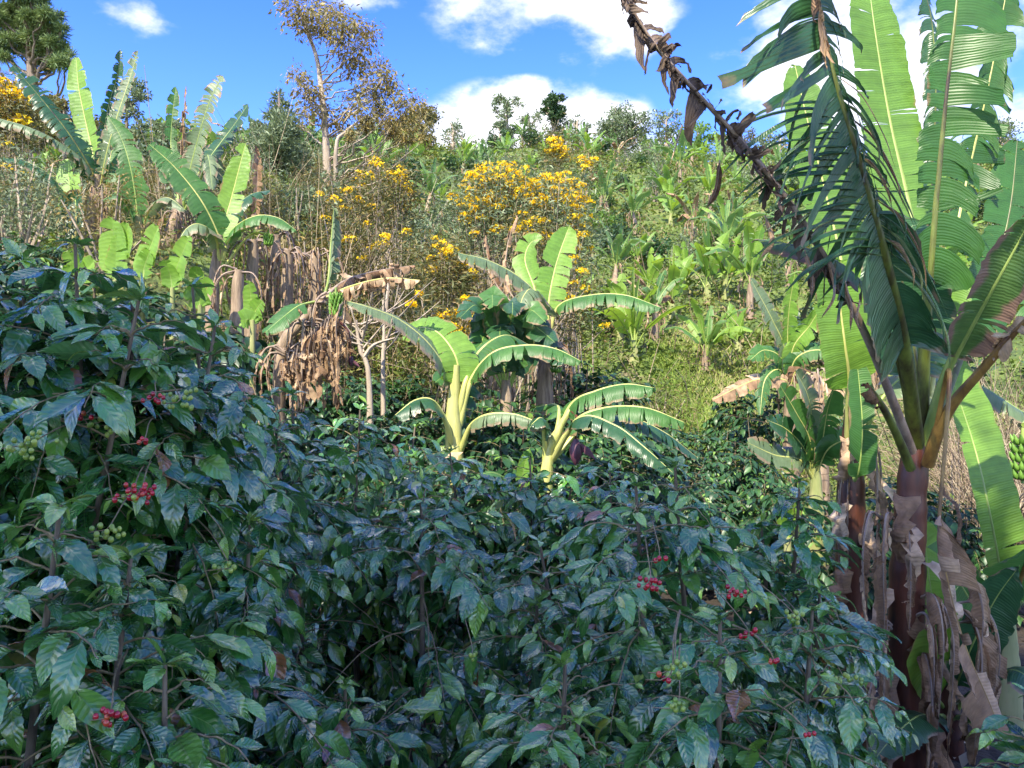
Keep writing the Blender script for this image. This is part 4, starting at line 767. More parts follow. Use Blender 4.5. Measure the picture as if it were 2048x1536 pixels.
def right_mid():
    Y = 9.5; p = thing('banana_plant', gbase(1625, Y), 'banana plant with dark folded leaves left of the ragged brown stem', 'banana plant', BG)
    stem(p, [gbase(1630, Y), P(1632, 980, Y), P(1628, 920, Y)], [.13, .1, .05], 'stem_g', seed=401)
    for k, (q, hw, mt) in enumerate(((((1620, 880), (1595, 830), (1560, 770)), .22, 'b_mid'), (((1600, 920), (1550, 910), (1495, 885)), .2, 'b_grey'), (((1625, 850), (1615, 790), (1590, 740)), .2, 'b_grey'), (((1645, 880), (1655, 820), (1670, 770)), .24, 'b_mid'), (((1655, 900), (1700, 880), (1740, 900)), .22, 'b_mid'), (((1610, 900), (1575, 860), (1535, 840)), .2, 'b_dark'))):
        banana_leaf(p, [P(1630, 960, Y)]+[P(x, y, Y-.2*(i+1)) for i, (x, y) in enumerate(q)], hw, mt, 'rib_y', .2, 8, .3, .7, .2, nh=(.2, -1, .5), rib_r=.018, seed=402+k, res=24)
    Y = 14.0; p = thing('banana_plant', gbase(1575, Y), 'tall pale green shredded banana plant on the slope behind the ragged stem', 'banana plant', BG)
    stem(p, [gbase(1580, Y), P(1580, 820, Y), P(1575, 740, Y)], [.16, .13, .07], 'stem_b', seed=411)
    for k, (q, hw, mt) in enumerate(((((1570, 700), (1545, 640), (1500, 555)), .25, 'b_grey'), (((1575, 690), (1578, 620), (1590, 545)), .22, 'b_bright'), (((1585, 700), (1620, 650), (1650, 600)), .25, 'b_bright'), (((1565, 720), (1530, 700), (1500, 720)), .25, 'b_mid'), (((1590, 720), (1640, 700), (1690, 730)), .28, 'b_mid'), (((1570, 760), (1510, 760), (1425, 800)), .24, 'b_dead'), (((1560, 740), (1530, 760), (1520, 830)), .22, 'b_mid'), (((1595, 740), (1640, 760), (1700, 790)), .22, 'b_dead'))):
        banana_leaf(p, [P(1577, 790, Y)]+[P(x, y, Y-.2*(i+1)) for i, (x, y) in enumerate(q)], hw, mt, 'rib_y', .15, 12, .35, .7, .1, nh=(.1, -1, .6), rib_r=.02, seed=412+k, res=24)
    skirt(p, P(1580, 760, Y), 7, 1.2, 420, .1, hw=.1, out=.2)
    Y = 12.0; p = thing('banana_plant', gbase(1645, Y), 'withered banana plant hung with pinkish dead leaves behind the ragged stem', 'banana plant', 'withered banana plants on the bank')
    stem(p, [gbase(1645, Y), P(1640, 830, Y), P(1632, 745, Y)], [.12, .1, .05], 'stem_b', seed=421)
    skirt(p, P(1634, 755, Y), 9, 1.1, 422, .05, hw=.08, out=.2)
    Y = 7.0; p = thing('banana_plant', gbase(2160, Y), 'banana plant outside the right edge whose leaf arches into view', 'banana plant', BG)
    stem(p, [gbase(2160, Y), P(2155, 900, Y)], [.14, .08], 'stem_g', seed=431)
    banana_leaf(p, PP((2155, 950, Y), (2110, 860, Y), (2040, 820, 6.9), (1960, 770, 7.0), (1880, 745, 7.2)), .26, 'b_grey', 'rib_g', .2, 10, .35, .9, .05, rib_r=.02, seed=432)
    banana_leaf(p, PP((2155, 950, Y), (2140, 760, Y), (2080, 640, 7.1), (2020, 560, 7.3)), .3, 'b_mid', 'rib_g', .2, 10, .35, .6, .05, nh=(0, -1, .5), rib_r=.02, seed=433)
    bunch(p, P(2046, 880, 6.2), 5, .35, 434)
    sK = MB(); sK.tube(curve([P(2155, 900, Y), P(2100, 800, 6.6), P(2048, 850, 6.2)], 12), .022, 7); sK.build('fruit_stalk', M['rib_g'], p)
right_mid()
#PART2
# ------------------------------------------------------------------ more materials
M['olive'] = leaf_mat('olive_foliage', [(0, (.05, .065, .022)), (.5, (.12, .13, .04)), (.8, (.20, .17, .05)), (1, (.26, .18, .07))], rough=.5, transl=.25, spec=.4)
M['rust'] = leaf_mat('brownish_foliage', [(0, (.09, .10, .035)), (.45, (.19, .17, .055)), (.8, (.31, .23, .065)), (1, (.38, .27, .06))], rough=.5, transl=.25, spec=.4)
M['greygreen'] = leaf_mat('grey_green_foliage', [(0, (.08, .12, .06)), (.5, (.15, .20, .10)), (1, (.24, .29, .15))], rough=.5, transl=.2, spec=.4)
M['deep'] = leaf_mat('deep_green_foliage', [(0, (.02, .045, .02)), (.5, (.045, .095, .034)), (1, (.10, .17, .055))], rough=.45, transl=.15, spec=.5)
M['fresh'] = leaf_mat('fresh_green_foliage', [(0, (.06, .13, .025)), (.5, (.13, .24, .04)), (1, (.24, .36, .07))], rough=.5, transl=.3, spec=.35)
M['needle'] = leaf_mat('pine_needles', [(0, (.08, .13, .05)), (.5, (.15, .22, .08)), (1, (.26, .33, .12))], rough=.55, transl=.15, spec=.3)
M['weeds'] = leaf_mat('weed_foliage', [(0, (.032, .055, .012)), (.3, (.07, .115, .02)), (.6, (.13, .19, .03)), (.8, (.20, .21, .055)), (1, (.27, .20, .10))], rough=.55, transl=.25, spec=.3)
M['grass'] = leaf_mat('grass_blades', [(0, (.12, .19, .035)), (.5, (.22, .32, .06)), (.8, (.34, .40, .10)), (1, (.42, .36, .19))], rough=.6, transl=.35, spec=.2)
M['straw'] = leaf_mat('dry_stalks', [(0, (.09, .065, .045)), (.5, (.22, .165, .105)), (1, (.44, .36, .23))], rough=.8, transl=.0, spec=.2)
M['yellow'] = leaf_mat('yellow_petals', [(0, (.60, .34, .008)), (.4, (.82, .56, .012)), (1, (.90, .70, .03))], rough=.6, transl=.25, spec=.2, noise_amt=.1)
M['bark_p'] = bark_mat('bark_pale', (.22, .17, .12), (.42, .35, .26), 10)
M['bark_d'] = bark_mat('bark_dark', (.09, .07, .055), (.22, .17, .13), 10)

# ------------------------------------------------------------------ trees
def make_tree(name, label, cat, trunk, r0, blobs, leafmat, lsize, tpls, barkmat, seed, nleaf, flat=.75, updir=(0, 0, .2), twigs=3, group=None, r1=.25, limb=.35, upb=.5, clump=.35, sides=7, hollow=0.0):
    rng = np.random.default_rng(seed); trunk = np.asarray(trunk, float); root = thing(name, trunk[0], label, cat, group)
    path = curve(trunk, 30); rad = np.linspace(r0, r0*r1, 30); tb = MB(); tb.tube(path, rad, sides); tb.build('trunk', M[barkmat], root)
    lb = MB(); fo = MB(); tot = sum(b[3]**2 for b in blobs)
    for bx, by, bz, R in blobs:
        c = np.array((bx, by, bz)); dz = path[:, 2]-(c[2]-np.linalg.norm(path[:, :2]-c[:2], axis=1)*.8); k = int(np.argmin(np.abs(dz)+.3*np.linalg.norm(path[:, :2]-c[:2], axis=1)))
        k = min(k, 28); p0 = path[k]; mid = (p0+c)/2+np.array((rng.normal()*.08, rng.normal()*.08, -.12))*np.linalg.norm(c-p0)
        lp = curve([p0, mid, c], 12); lp[1:-1] += rng.normal(size=(10, 3))*.02*np.linalg.norm(c-p0)
        lb.tube(lp, np.linspace(max(rad[k]*limb, r0*.06), r0*.05, 12), 5, cap=False)
        n = max(10, int(nleaf*R*R/tot)); nc = max(3, int(n/ (14 if clump else 1)))
        cc = nrm(rng.normal(size=(nc, 3)))*(hollow+(1-hollow)*rng.random((nc, 1))**.5)*R*np.array((1, 1, flat))+c
        for t in range(min(nc, int(twigs*4))):
            s = lp[rng.integers(6, 12)]; e = cc[t]; lb.tube(curve([s, (s+e)/2+rng.normal(size=3)*.07*R, e], 6), np.linspace(r0*.035, r0*.012, 6), 3, cap=False)
        pos = np.repeat(cc, n//nc+1, 0); pos = pos+rng.normal(size=pos.shape)*R*clump*.55*np.array((1, 1, .7)); m = len(pos)
        dr = nrm(pos-np.repeat(cc, n//nc+1, 0))*.8+np.asarray(updir)
        F = rand_frames(rng, m, upb, dr, .7)*(lsize*rng.uniform(.6, 1.25, m))[:, None, None]
        rr = np.repeat(rng.random(nc), n//nc+1)*.55+rng.random(m)*.45
        scatter_mixed(fo, tpls, F, pos, rr, rng)
    lb.build('limbs', M[barkmat], root); fo.build('crown', M[leafmat], root)
    return root
def pxb(lst, Y, dyr=1.0, seed=0, k=1.0):
    r = np.random.default_rng(seed); out = []
    for x, y, R in lst:
        p = P(x, y, Y+r.uniform(-1, 1)*dyr); out.append((*p, R/FP*Y*k))
    return out
def ptrunk(l, Y): return [gbase(l[0][0], Y)]+[P(x, y, Y) for x, y in l[1:]]
# pine at the upper left
Y = 46
make_tree('pine_tree', 'large green pine tree cut off by the top left corner', 'pine tree', ptrunk([(72, 400), (70, 250), (60, 100), (45, -20), (30, -150)], Y), .42,
          pxb([(20, 20, 30), (60, 15, 34), (95, 45, 26), (30, 60, 34), (75, 75, 34), (115, 70, 20), (125, 95, 20), (100, 105, 26), (60, 110, 20), (120, 125, 26), (95, 135, 20), (-5, 90, 28), (-20, 30, 40), (40, -30, 50), (0, -60, 40), (70, -40, 30), (140, 108, 10), (10, 115, 16)], Y, 2.0, 1, .62)+pxb([(x+dx, y+dy, q*.5) for (x, y, q) in [(20, 20, 30), (60, 15, 34), (95, 45, 26), (30, 60, 34), (75, 75, 34), (100, 105, 26), (-5, 90, 28), (40, -30, 50), (70, -40, 30)] for dx, dy in ((22, -12), (-20, 14), (8, 22), (30, 10))], Y, 2.5, 2, .7), 'needle', .36, [TPL_NN], 'bark_d', 1, 34000, flat=.4, updir=(0, 0, .35), clump=.55)
rngd = np.random.default_rng(77)
dead = MB(); 
# tall thin crowned tree with brownish leaves
Y = 25
TB = [(590, 18, 20), (605, 40, 22), (640, 15, 20), (668, 25, 18), (690, 45, 20), (655, 52, 22), (628, 55, 18), (682, 75, 18), (706, 60, 12), (724, 52, 14), (742, 72, 15), (730, 92, 10), (693, 108, 18), (706, 135, 20), (720, 120, 14), (752, 132, 16), (772, 150, 17), (785, 172, 15), (757, 185, 20), (730, 168, 14), (592, 150, 13), (606, 160, 12), (608, 186, 16), (632, 182, 14), (612, 222, 18), (640, 205, 16), (648, 235, 18), (702, 192, 13), (725, 215, 18), (690, 222, 14), (745, 235, 16), (802, 202, 16), (828, 208, 16), (848, 226, 14), (805, 232, 18), (835, 248, 14), (780, 245, 12), (680, 250, 12), (600, 250, 12)]
make_tree('tall_tree', 'tall thin brownish leaved tree rising against the blue sky left of the cloud', 'tree', ptrunk([(655, 440), (653, 300), (643, 180), (632, 110), (612, 60), (600, 25)], Y), .17,
          pxb(TB, Y, 1.2, 3, 1.1), 'rust', .155, [TPL_N, TPL_N, TPL_Q], 'bark_p', 3, 8200, flat=.9, updir=(0, 0, -.55), upb=.2, clump=1.1, twigs=4, limb=.3)
make_tree('forked_tree', 'bare lower forked trunk with airy crown beside the tall brownish tree', 'tree', ptrunk([(672, 440), (672, 300), (690, 265), (735, 230)], Y-1), .12,
          pxb([(760, 215, 18), (735, 250, 20), (790, 265, 16), (700, 270, 12), (815, 270, 18), (850, 275, 16)], Y-1, 1, 4), 'rust', .18, [TPL_N], 'bark_p', 4, 1400, flat=.9, updir=(0, 0, -.5), upb=.2, twigs=4)
make_tree('conical_tree', 'dark narrow conical tree between the banana group and the tall brownish tree', 'tree', ptrunk([(562, 470), (562, 300), (558, 185)], 23), .10,
          pxb([(558, 195, 8), (560, 215, 13), (550, 235, 15), (570, 240, 15), (560, 262, 20), (540, 270, 14), (585, 272, 14), (560, 295, 26), (535, 300, 18), (590, 305, 20), (555, 330, 28), (590, 335, 22), (525, 330, 20), (515, 265, 10), (520, 290, 12)], 23, .8, 5), 'greygreen', .19, [TPL_N], 'bark_d', 5, 6500, flat=1.0, updir=(0, 0, .5), clump=.8)
for k, (px, bot, top, nm, lab) in enumerate(((742, 820, 640, 'thin_tree', 'thin pale bare trunk leaning slightly, left one of the two below the dry brush'), (770, 815, 600, 'thin_tree', 'thin pale straight bare trunk, right one of the two below the dry brush'))):
    Y = 10.6+k*.5; root = thing('thin_tree', gbase(px, Y), lab, 'tree', 'thin bare trunks'); mb = MB()
    mb.tube(curve([gbase(px, Y), P(px-4, bot-60, Y), P(px-(22, 2)[k], top+60, Y), P(px-(30, 3)[k], top, Y)], 20), np.linspace((.075, .055)[k], .02, 20), 8); mb.build('trunk', M['bark_p'], root)
    r = np.random.default_rng(40+k); lb = MB()
    for j in range(13):
        y0 = r.uniform(top, bot-110); s = P(px-(22, 2)[k]*(bot-y0)/(bot-top), y0, Y); d = np.array((r.normal()*.7, r.normal()*.3, r.uniform(.3, 1.0)))*r.uniform(.4, 1.3)
        lb.tube(curve([s, s+d*.5+np.array((0, 0, -.06)), s+d], 8), np.linspace(.016, .004, 8), 4, cap=False)
    if k == 0: lb.tube(curve(PP((728, 715, Y), (748, 690, Y), (790, 676, Y)), 8), np.linspace(.035, .015, 8), 6)
    lb.build('branches', M['bark_p'], root)
# trees along the skyline
def airy(px, top, bot, w, Y, label, seed, mat='greygreen', n=1500, bark='bark_p', dens=1.0, name='ridge_tree', stems=1, flat=.7, ls=.3, group='trees on the skyline'):
    r = np.random.default_rng(seed); H = bot-top; bl = []
    for _ in range(int(17*dens)+4):
        a = r.random(); yy = top+H*(.05+.78*a); ww = w*(.45+.5*math.sin(math.pi*min(1, .15+a*.8)))
        bl.append((px+r.uniform(-1, 1)*ww, yy, w*r.uniform(.13, .27)))
    b = P(px, bot+6, Y); b[2] = min(b[2], float(height(b[0], Y)))
    return make_tree(name, label, 'tree', [b, P(px+r.normal()*2, (top+bot)/2, Y), P(px+r.normal()*3, top+H*.15, Y)], .0035*Y, pxb(bl, Y, 1.5, seed), mat, ls*.62, [TPL_Q], bark, seed, int(n*1.9), flat=flat, clump=.95, twigs=3, group=group, limb=.5)
airy(1014, 190, 295, 30, 84, 'airy tree on the ridge in front of the big white cloud, its left part', 11, n=900, ls=.55)
airy(1062, 222, 296, 24, 84, 'low wispy ridge tree between the airy tree and the dense dark one', 12, n=500, ls=.5)
airy(1108, 190, 250, 20, 84, 'dense dark topped ridge tree at the middle of the white cloud', 13, 'deep', 1500, ls=.6, dens=1.3)
airy(1112, 232, 296, 24, 85, 'pale thin ridge tree under the dense dark topped one', 14, n=450, ls=.5)
airy(1155, 228, 292, 24, 84, 'small round airy tree on the ridge right of the dark topped one', 15, n=500, ls=.5)
airy(1232, 203, 285, 34, 86, 'bare twiggy pale tree on the ridge behind the broad vase shaped one', 16, n=350, ls=.45)
airy(1252, 225, 308, 50, 78, 'broad vase shaped shrub tree with pale stems on the ridge', 17, n=2100, ls=.5, dens=1.6)
airy(1335, 222, 298, 34, 80, 'airy tree on the ridge just left of the dead hanging leaf', 18, n=800, ls=.5)
airy(1395, 250, 310, 36, 80, 'low ridge tree behind the hanging dead leaf', 19, 'fresh', 800, ls=.5)
airy(1470, 262, 315, 40, 80, 'bushy ridge tree behind the shredded dark leaf, left', 20, 'olive', 900, ls=.5)
airy(1560, 268, 320, 40, 80, 'bushy ridge tree behind the shredded dark leaf, right', 21, 'greygreen', 900, ls=.5)
airy(1800, 250, 330, 60, 70, 'ridge tree glimpsed between the big banana leaves', 22, 'greygreen', 1300, ls=.5)
airy(2000, 240, 330, 60, 70, 'ridge tree at the right edge behind the banana leaves', 23, 'greygreen', 1300, ls=.5)
airy(838, 215, 310, 42, 55, 'brown green tree on the skyline right of the tall brownish tree', 24, 'olive', 2200, ls=.36, dens=1.3)
airy(790, 235, 320, 36, 52, 'smaller brown green tree under the right branches of the tall tree', 25, 'olive', 1500, ls=.34)
airy(905, 238, 296, 22, 76, 'thin leafless looking tree at the left end of the white cloud', 26, 'greygreen', 260, ls=.45)
airy(720, 262, 345, 34, 45, 'low bushy tree behind the forked trunk', 27, 'greygreen', 1200, ls=.32)
airy(1000, 262, 300, 22, 82, 'small dark shrub on the ridge at the left foot of the airy tree', 28, 'deep', 500, ls=.5)
airy(255, 160, 300, 36, 38, 'sparse flat topped tree behind the crossing torn banana leaves', 29, 'greygreen', 1300, 'bark_d', ls=.3, flat=.35)
airy(130, 185, 300, 46, 40, 'brownish bushy tree behind the tallest left banana plant', 30, 'olive', 2000, ls=.3)
airy(60, 200, 330, 50, 36, 'olive bushy tree at the left below the pine', 31, 'olive', 2200, ls=.28)
airy(-10, 240, 380, 50, 30, 'bushy tree cut off by the left edge below the yellow tree', 32, 'rust', 1800, ls=.22)
airy(330, 235, 330, 40, 42, 'low grey green tree behind the dead spike leaf', 33, 'greygreen', 1300, ls=.3)
airy(440, 255, 340, 44, 42, 'low grey green tree behind the bright upright leaf', 34, 'fresh', 1300, ls=.3)
airy(225, 240, 340, 46, 34, 'rounded olive tree between the two tall banana plants', 35, 'olive', 1900, ls=.26)
airy(520, 230, 330, 20, 36, 'thin leafy sapling left of the conical dark tree', 36, 'greygreen', 500, ls=.25)

# ------------------------------------------------------------------ yellow flowering shrubs
def flower_shrub(base, label, heads, seed, foliage_n=1600, leafmat='olive', Rk=1.0, stems=True, hs=.15, lsize=.13, group='yellow flowering shrubs', pet=.036, nf=30):
    """heads: list of (x,y,z) centres of flower clusters"""
    rng = np.random.default_rng(seed); base = np.asarray(base, float); root = thing('flowering_shrub', base, label, 'shrub', group)
    st = MB(); fl = MB(); fo = MB(); heads = np.asarray(heads, float)
    for h in heads:
        b = base+rng.normal(size=3)*np.array((.35, .25, 0)); m = b+(h-b)*rng.uniform(.45, .6)+np.array(((b[0]-h[0])*.18, 0, .1))
        st.tube(curve([b, m, h], 10), np.linspace(.018, .006, 10), 4, cap=False)
        n = int(nf*rng.uniform(.6, 1.3)); d = nrm(rng.normal(size=(n, 3))+np.array((0, -.3, 1.2))); pos = h+d*np.array((1.2, 1, .75))*hs*rng.uniform(.5, 1, (n, 1))
        F = frames(nrm(rng.normal(size=(n, 3))+np.array((0, 0, .1))), nrm(d+rng.normal(size=(n, 3))*.4))*(pet*rng.uniform(.7, 1.3, n))[:, None, None]
        for q in range(3):   # three petals fans per head
            R_ = np.array(((math.cos(q*2.1), -math.sin(q*2.1), 0), (math.sin(q*2.1), math.cos(q*2.1), 0), (0, 0, 1)))
            fl.scatter(TPL_B, F@R_, pos, np.clip(rng.normal(.6, .25, n), 0, 1))
        k = foliage_n//len(heads); pos = h-np.abs(rng.normal(size=(k, 1)))*nrm(h-base)*.45+rng.normal(size=(k, 3))*.26*Rk
        fo.scatter(TPL_N, rand_frames(rng, k, .4, np.array((0, 0, .2)), .8)*(lsize*rng.uniform(.6, 1.3, k))[:, None, None], pos, rng.random(k))
    st.build('stems', M['bark_p'], root); fo.build('foliage', M[leafmat], root); fl.build('flowers', M['yellow'], root)
    return root
def hp(l, Y, seed, dy=.5):
    r = np.random.default_rng(seed); return [P(x, y, Y+r.uniform(-dy, dy)) for x, y in l]
def dome(cx, cy, rx, ry, n, seed, low=-.3):
    r = np.random.default_rng(seed); o = []
    while len(o) < n:
        a, b = r.uniform(-1, 1), r.uniform(low, 1)
        if a*a+b*b < 1 and (b > .1 or r.random() < .65) and all(math.hypot((a-u)*rx, (b-v)*ry) > 7.5 for u, v in o): o.append((a, b))
    return [(cx+a*rx, cy-b*ry) for a, b in o]
def fs(px, Y, lab, heads, seed, **k): flower_shrub(gbase(px, Y), lab, hp(heads, Y, seed), seed, **k)
fs(760, 18, 'loose yellow flowering shrub right of the tall brownish tree trunk', [(752, 322), (760, 334), (748, 330), (720, 350), (715, 362), (700, 382), (690, 384), (728, 374), (785, 350), (800, 338), (806, 356), (815, 370), (822, 388), (776, 352), (792, 366), (812, 378), (715, 400), (722, 410), (745, 415), (790, 420), (815, 417), (740, 352), (804, 345), (796, 350)], 601, foliage_n=3200)
fs(700, 16, 'scattered yellow flowers on low stalks in the dry brush under the tall tree', [(700, 480), (690, 486), (735, 450), (765, 490), (770, 475), (812, 465), (745, 496), (690, 420), (668, 400), (640, 392), (725, 520), (650, 440)], 602, foliage_n=1500, hs=.14)
fs(985, 17, 'largest yellow flowering shrub, left dome of the pair above the centre', dome(1000, 400, 86, 76, 105, 1, -.95)+[(935, 445), (940, 460), (925, 438), (950, 470), (905, 395)], 603, foliage_n=8000, hs=.14, nf=36, pet=.038, leafmat='greygreen')
fs(1110, 17, 'yellow flowering shrub forming the right dome of the pair above the centre', dome(1118, 430, 64, 86, 78, 2, -.95)+[(1165, 455), (1160, 475), (1172, 470), (1150, 490), (1180, 500)], 604, foliage_n=5500, hs=.14, nf=36, pet=.038, leafmat='greygreen')
fs(1060, 14.5, 'yellow flowers low in front of the twin domes, above the banana leaf', [(1055, 450), (1070, 440), (1045, 455), (1062, 470), (1090, 445), (1030, 460), (1075, 480), (1100, 475), (1150, 520), (1165, 545), (1150, 570), (1170, 580), (1140, 600), (1155, 625), (1130, 590), (1210, 655), (1165, 610), (1125, 620)], 605, foliage_n=2800, hs=.13)
fs(905, 14.5, 'yellow flowering shrub left of the arching grey banana leaf', [(870, 480), (875, 495), (890, 505), (860, 520), (885, 490), (900, 510), (920, 530), (935, 525), (945, 545), (925, 550), (950, 560), (865, 540), (905, 500), (940, 535), (880, 525)], 606, foliage_n=3000, hs=.13)
fs(900, 12.2, 'lowest yellow flowering shrub, just above the sunlit yellow stemmed banana', [(880, 635), (895, 630), (910, 628), (905, 655), (925, 665), (915, 690), (940, 660), (948, 640), (875, 650), (930, 640), (822, 610), (840, 590), (905, 672), (955, 600), (960, 615), (930, 600)], 607, foliage_n=2200, hs=.09, pet=.045)
fs(15, 28, 'dense yellow flowering tree at the left edge under the pine', dome(10, 210, 48, 48, 42, 3, -.9), 608, foliage_n=5000, hs=.32, nf=26, pet=.09, lsize=.2, Rk=1.5)
fs(20, 20, 'small yellow flowers in the brush at the left edge', [(20, 325), (10, 335), (30, 345), (15, 290), (45, 350), (60, 380)], 609, foliage_n=800, hs=.16)
fs(1112, 48, 'small distant yellow flowering tree high on the hillside', [(1105, 285), (1115, 290), (1120, 300), (1108, 298), (1125, 310), (1112, 282), (1130, 318), (1102, 308)], 610, foliage_n=1200, hs=.5, pet=.16, lsize=.3, Rk=2.2)
fs(1165, 44, 'faint yellow flowers beside the small distant flowering tree', [(1160, 320), (1175, 328), (1190, 322), (1170, 335)], 611, foliage_n=500, hs=.35, pet=.12, lsize=.3, Rk=2)

# ------------------------------------------------------------------ hillside plants: one of each kind, then copies
def hill_banana(seed, H, nl, hw, L0, mats, dead, up, tears, tear, droop, name='banana_plant'):
    r = np.random.default_rng(seed); root = thing(name, (0, 0, 0), 'x', 'banana plant'); c = np.array((r.normal()*.1, 0, H))
    stem(root, [np.zeros(3), np.array((0, 0, H*.5)), c], [.15, .12, .07], 'stem_b' if dead else 'stem_g', sides=8, n=10, seed=seed)
    for k in range(nl):
        a = k*2.4+r.normal()*.3; d = np.array((math.cos(a), math.sin(a), 0)); f = (k+.5)/nl; el = up*(1.35-.95*f)+r.normal()*.08; L_ = L0*r.uniform(.75, 1.1)
        s = math.sin(el); q = math.cos(el); p = [c-UP*.3, c+d*L_*.2*q+UP*L_*.25*s, c+d*L_*.6*q+UP*L_*(.60*s+.03), c+d*L_*q+UP*L_*(.92*s-.34*(1-s)-.05)]
        banana_leaf(root, p, hw*r.uniform(.8, 1.15), mats[k % len(mats)], 'rib_g', .2, tears, tear, droop, .15, nh=(0, -.5*s, 1) if q > .25 else (r.normal()*.4, -1, .2), rib_r=.022, seed=seed*50+k, res=5, nw=3, gap=.25)
    if dead: skirt(root, c, dead, min(H*.8, 1.4), seed, .1, hw=.12, out=.25)
    return root
HB = []
for nm_, H_, nl_, hw_, L_0, mt_, dd_, up_, tn_, tr_, dr_ in (('bright upright', .7, 7, .25, 2.1, ['b_hill'], 0, 1.25, 3, .2, .25), ('large arching', 1.5, 8, .27, 2.7, ['b_hill', 'b_hill2'], 4, 1.05, 6, .35, .7),
        ('ragged dull green', 1.3, 8, .25, 2.5, ['b_hill2'], 6, 1.1, 8, .6, .7), ('small young', .3, 5, .19, 1.5, ['b_hill'], 0, 1.3, 2, .2, .2), ('half withered', 1.4, 6, .24, 2.3, ['b_hill2', 'b_dead'], 9, .9, 7, .6, 1.1), ('wide spreading', .9, 9, .25, 2.4, ['b_hill', 'b_hill2'], 3, .95, 6, .4, .7),
        ('leaning narrow leaved', 1.2, 6, .20, 2.4, ['b_hill2', 'b_hill'], 4, 1.2, 9, .6, .5), ('thin pale', .8, 5, .2, 2.0, ['b_hill', 'b_hill', 'b_dead'], 3, 1.1, 5, .4, .5), ('clumped leafy', .5, 11, .22, 2.2, ['b_hill', 'b_hill2'], 2, 1.15, 5, .4, .5)):
    HB.append((nm_, hill_banana(len(HB)+1, H_, nl_, hw_, L_0, mt_, dd_, up_, tn_, tr_, dr_)))
def hill_shrub(seed, H, R, n, leafmat, ls, tpl, bark, nst=5, flat=.8, clump=.5):
    r = np.random.default_rng(seed); root = thing('shrub', (0, 0, 0), 'x', 'shrub'); st = MB(); fo = MB()
    nb = 9; cs = np.stack([(np.array((math.cos(a), math.sin(a), 0))*R*r.uniform(.1, .75)+UP*H*r.uniform(.35, .85)) for a in r.uniform(0, 6.28, nb)])
    for c in cs:
        b = r.normal(size=3)*.08*R; b[2] = 0; st.tube(curve([b, (b+c)/2+r.normal(size=3)*.08, c, c*1.12], 7), np.linspace(.03, .008, 7)*(H/1.6), 4, cap=False)
        k = n//nb; pos = c+nrm(r.normal(size=(k, 3)))*r.random((k, 1))**.4*R*.5*np.array((1, 1, flat)); g = r.random(); 
        pos = pos+np.round(r.normal(size=(k, 3)), 0)*R*.06*clump
        fo.scatter(tpl, rand_frames(r, k, .55, nrm(pos-c)*.8, .7)*(ls*r.uniform(.6, 1.25, k))[:, None, None], pos, np.clip(g*.5+r.random(k)*.5, 0, 1))
    st.build('stems', M[bark], root); fo.build('foliage', M[leafmat], root); return root
HS = [('dark green coffee bush', hill_shrub(21, 1.5, 1.15, 1100, 'deep', .2, TPL_Q, 'bark_d')),
      ('glossy dark coffee bush', hill_shrub(22, 1.3, 1.0, 1000, 'coffee_sun', .17, TPL_Q, 'bark_d')),
      ('airy pale stemmed shrub', hill_shrub(23, 2.2, 1.2, 900, 'greygreen', .15, TPL_Q, 'bark_p')),
      ('olive weedy bush', hill_shrub(24, 1.3, 1.2, 1000, 'olive', .15, TPL_N, 'bark_p')),
      ('fresh green leafy bush', hill_shrub(25, 1.1, 1.1, 900, 'fresh', .16, TPL_Q, 'bark_p'))]
ORD = ['first', 'second', 'third', 'fourth', 'fifth', 'sixth', 'seventh', 'eighth', 'ninth', 'tenth', 'eleventh', 'twelfth', 'thirteenth', 'fourteenth', 'fifteenth', 'sixteenth', 'seventeenth', 'eighteenth', 'nineteenth', 'twentieth']
def ordw(k): return ORD[k] if k < 20 else f'{k+1}th' if not (k+1) % 10 in (1, 2, 3) else f"{k+1}{['', 'st', 'nd', 'rd'][(k+1) % 10]}"
BANDS = [(318, 'along the ridge line'), (360, 'just below the ridge'), (410, 'on the upper hillside'), (470, 'halfway up the hillside'), (550, 'on the lower middle hillside'), (650, 'on the lower hillside'), (760, 'near the foot of the hillside'), (2000, 'at the very foot of the hillside')]
PLACED = []   # (kindlist, index, pos, rot, scale)
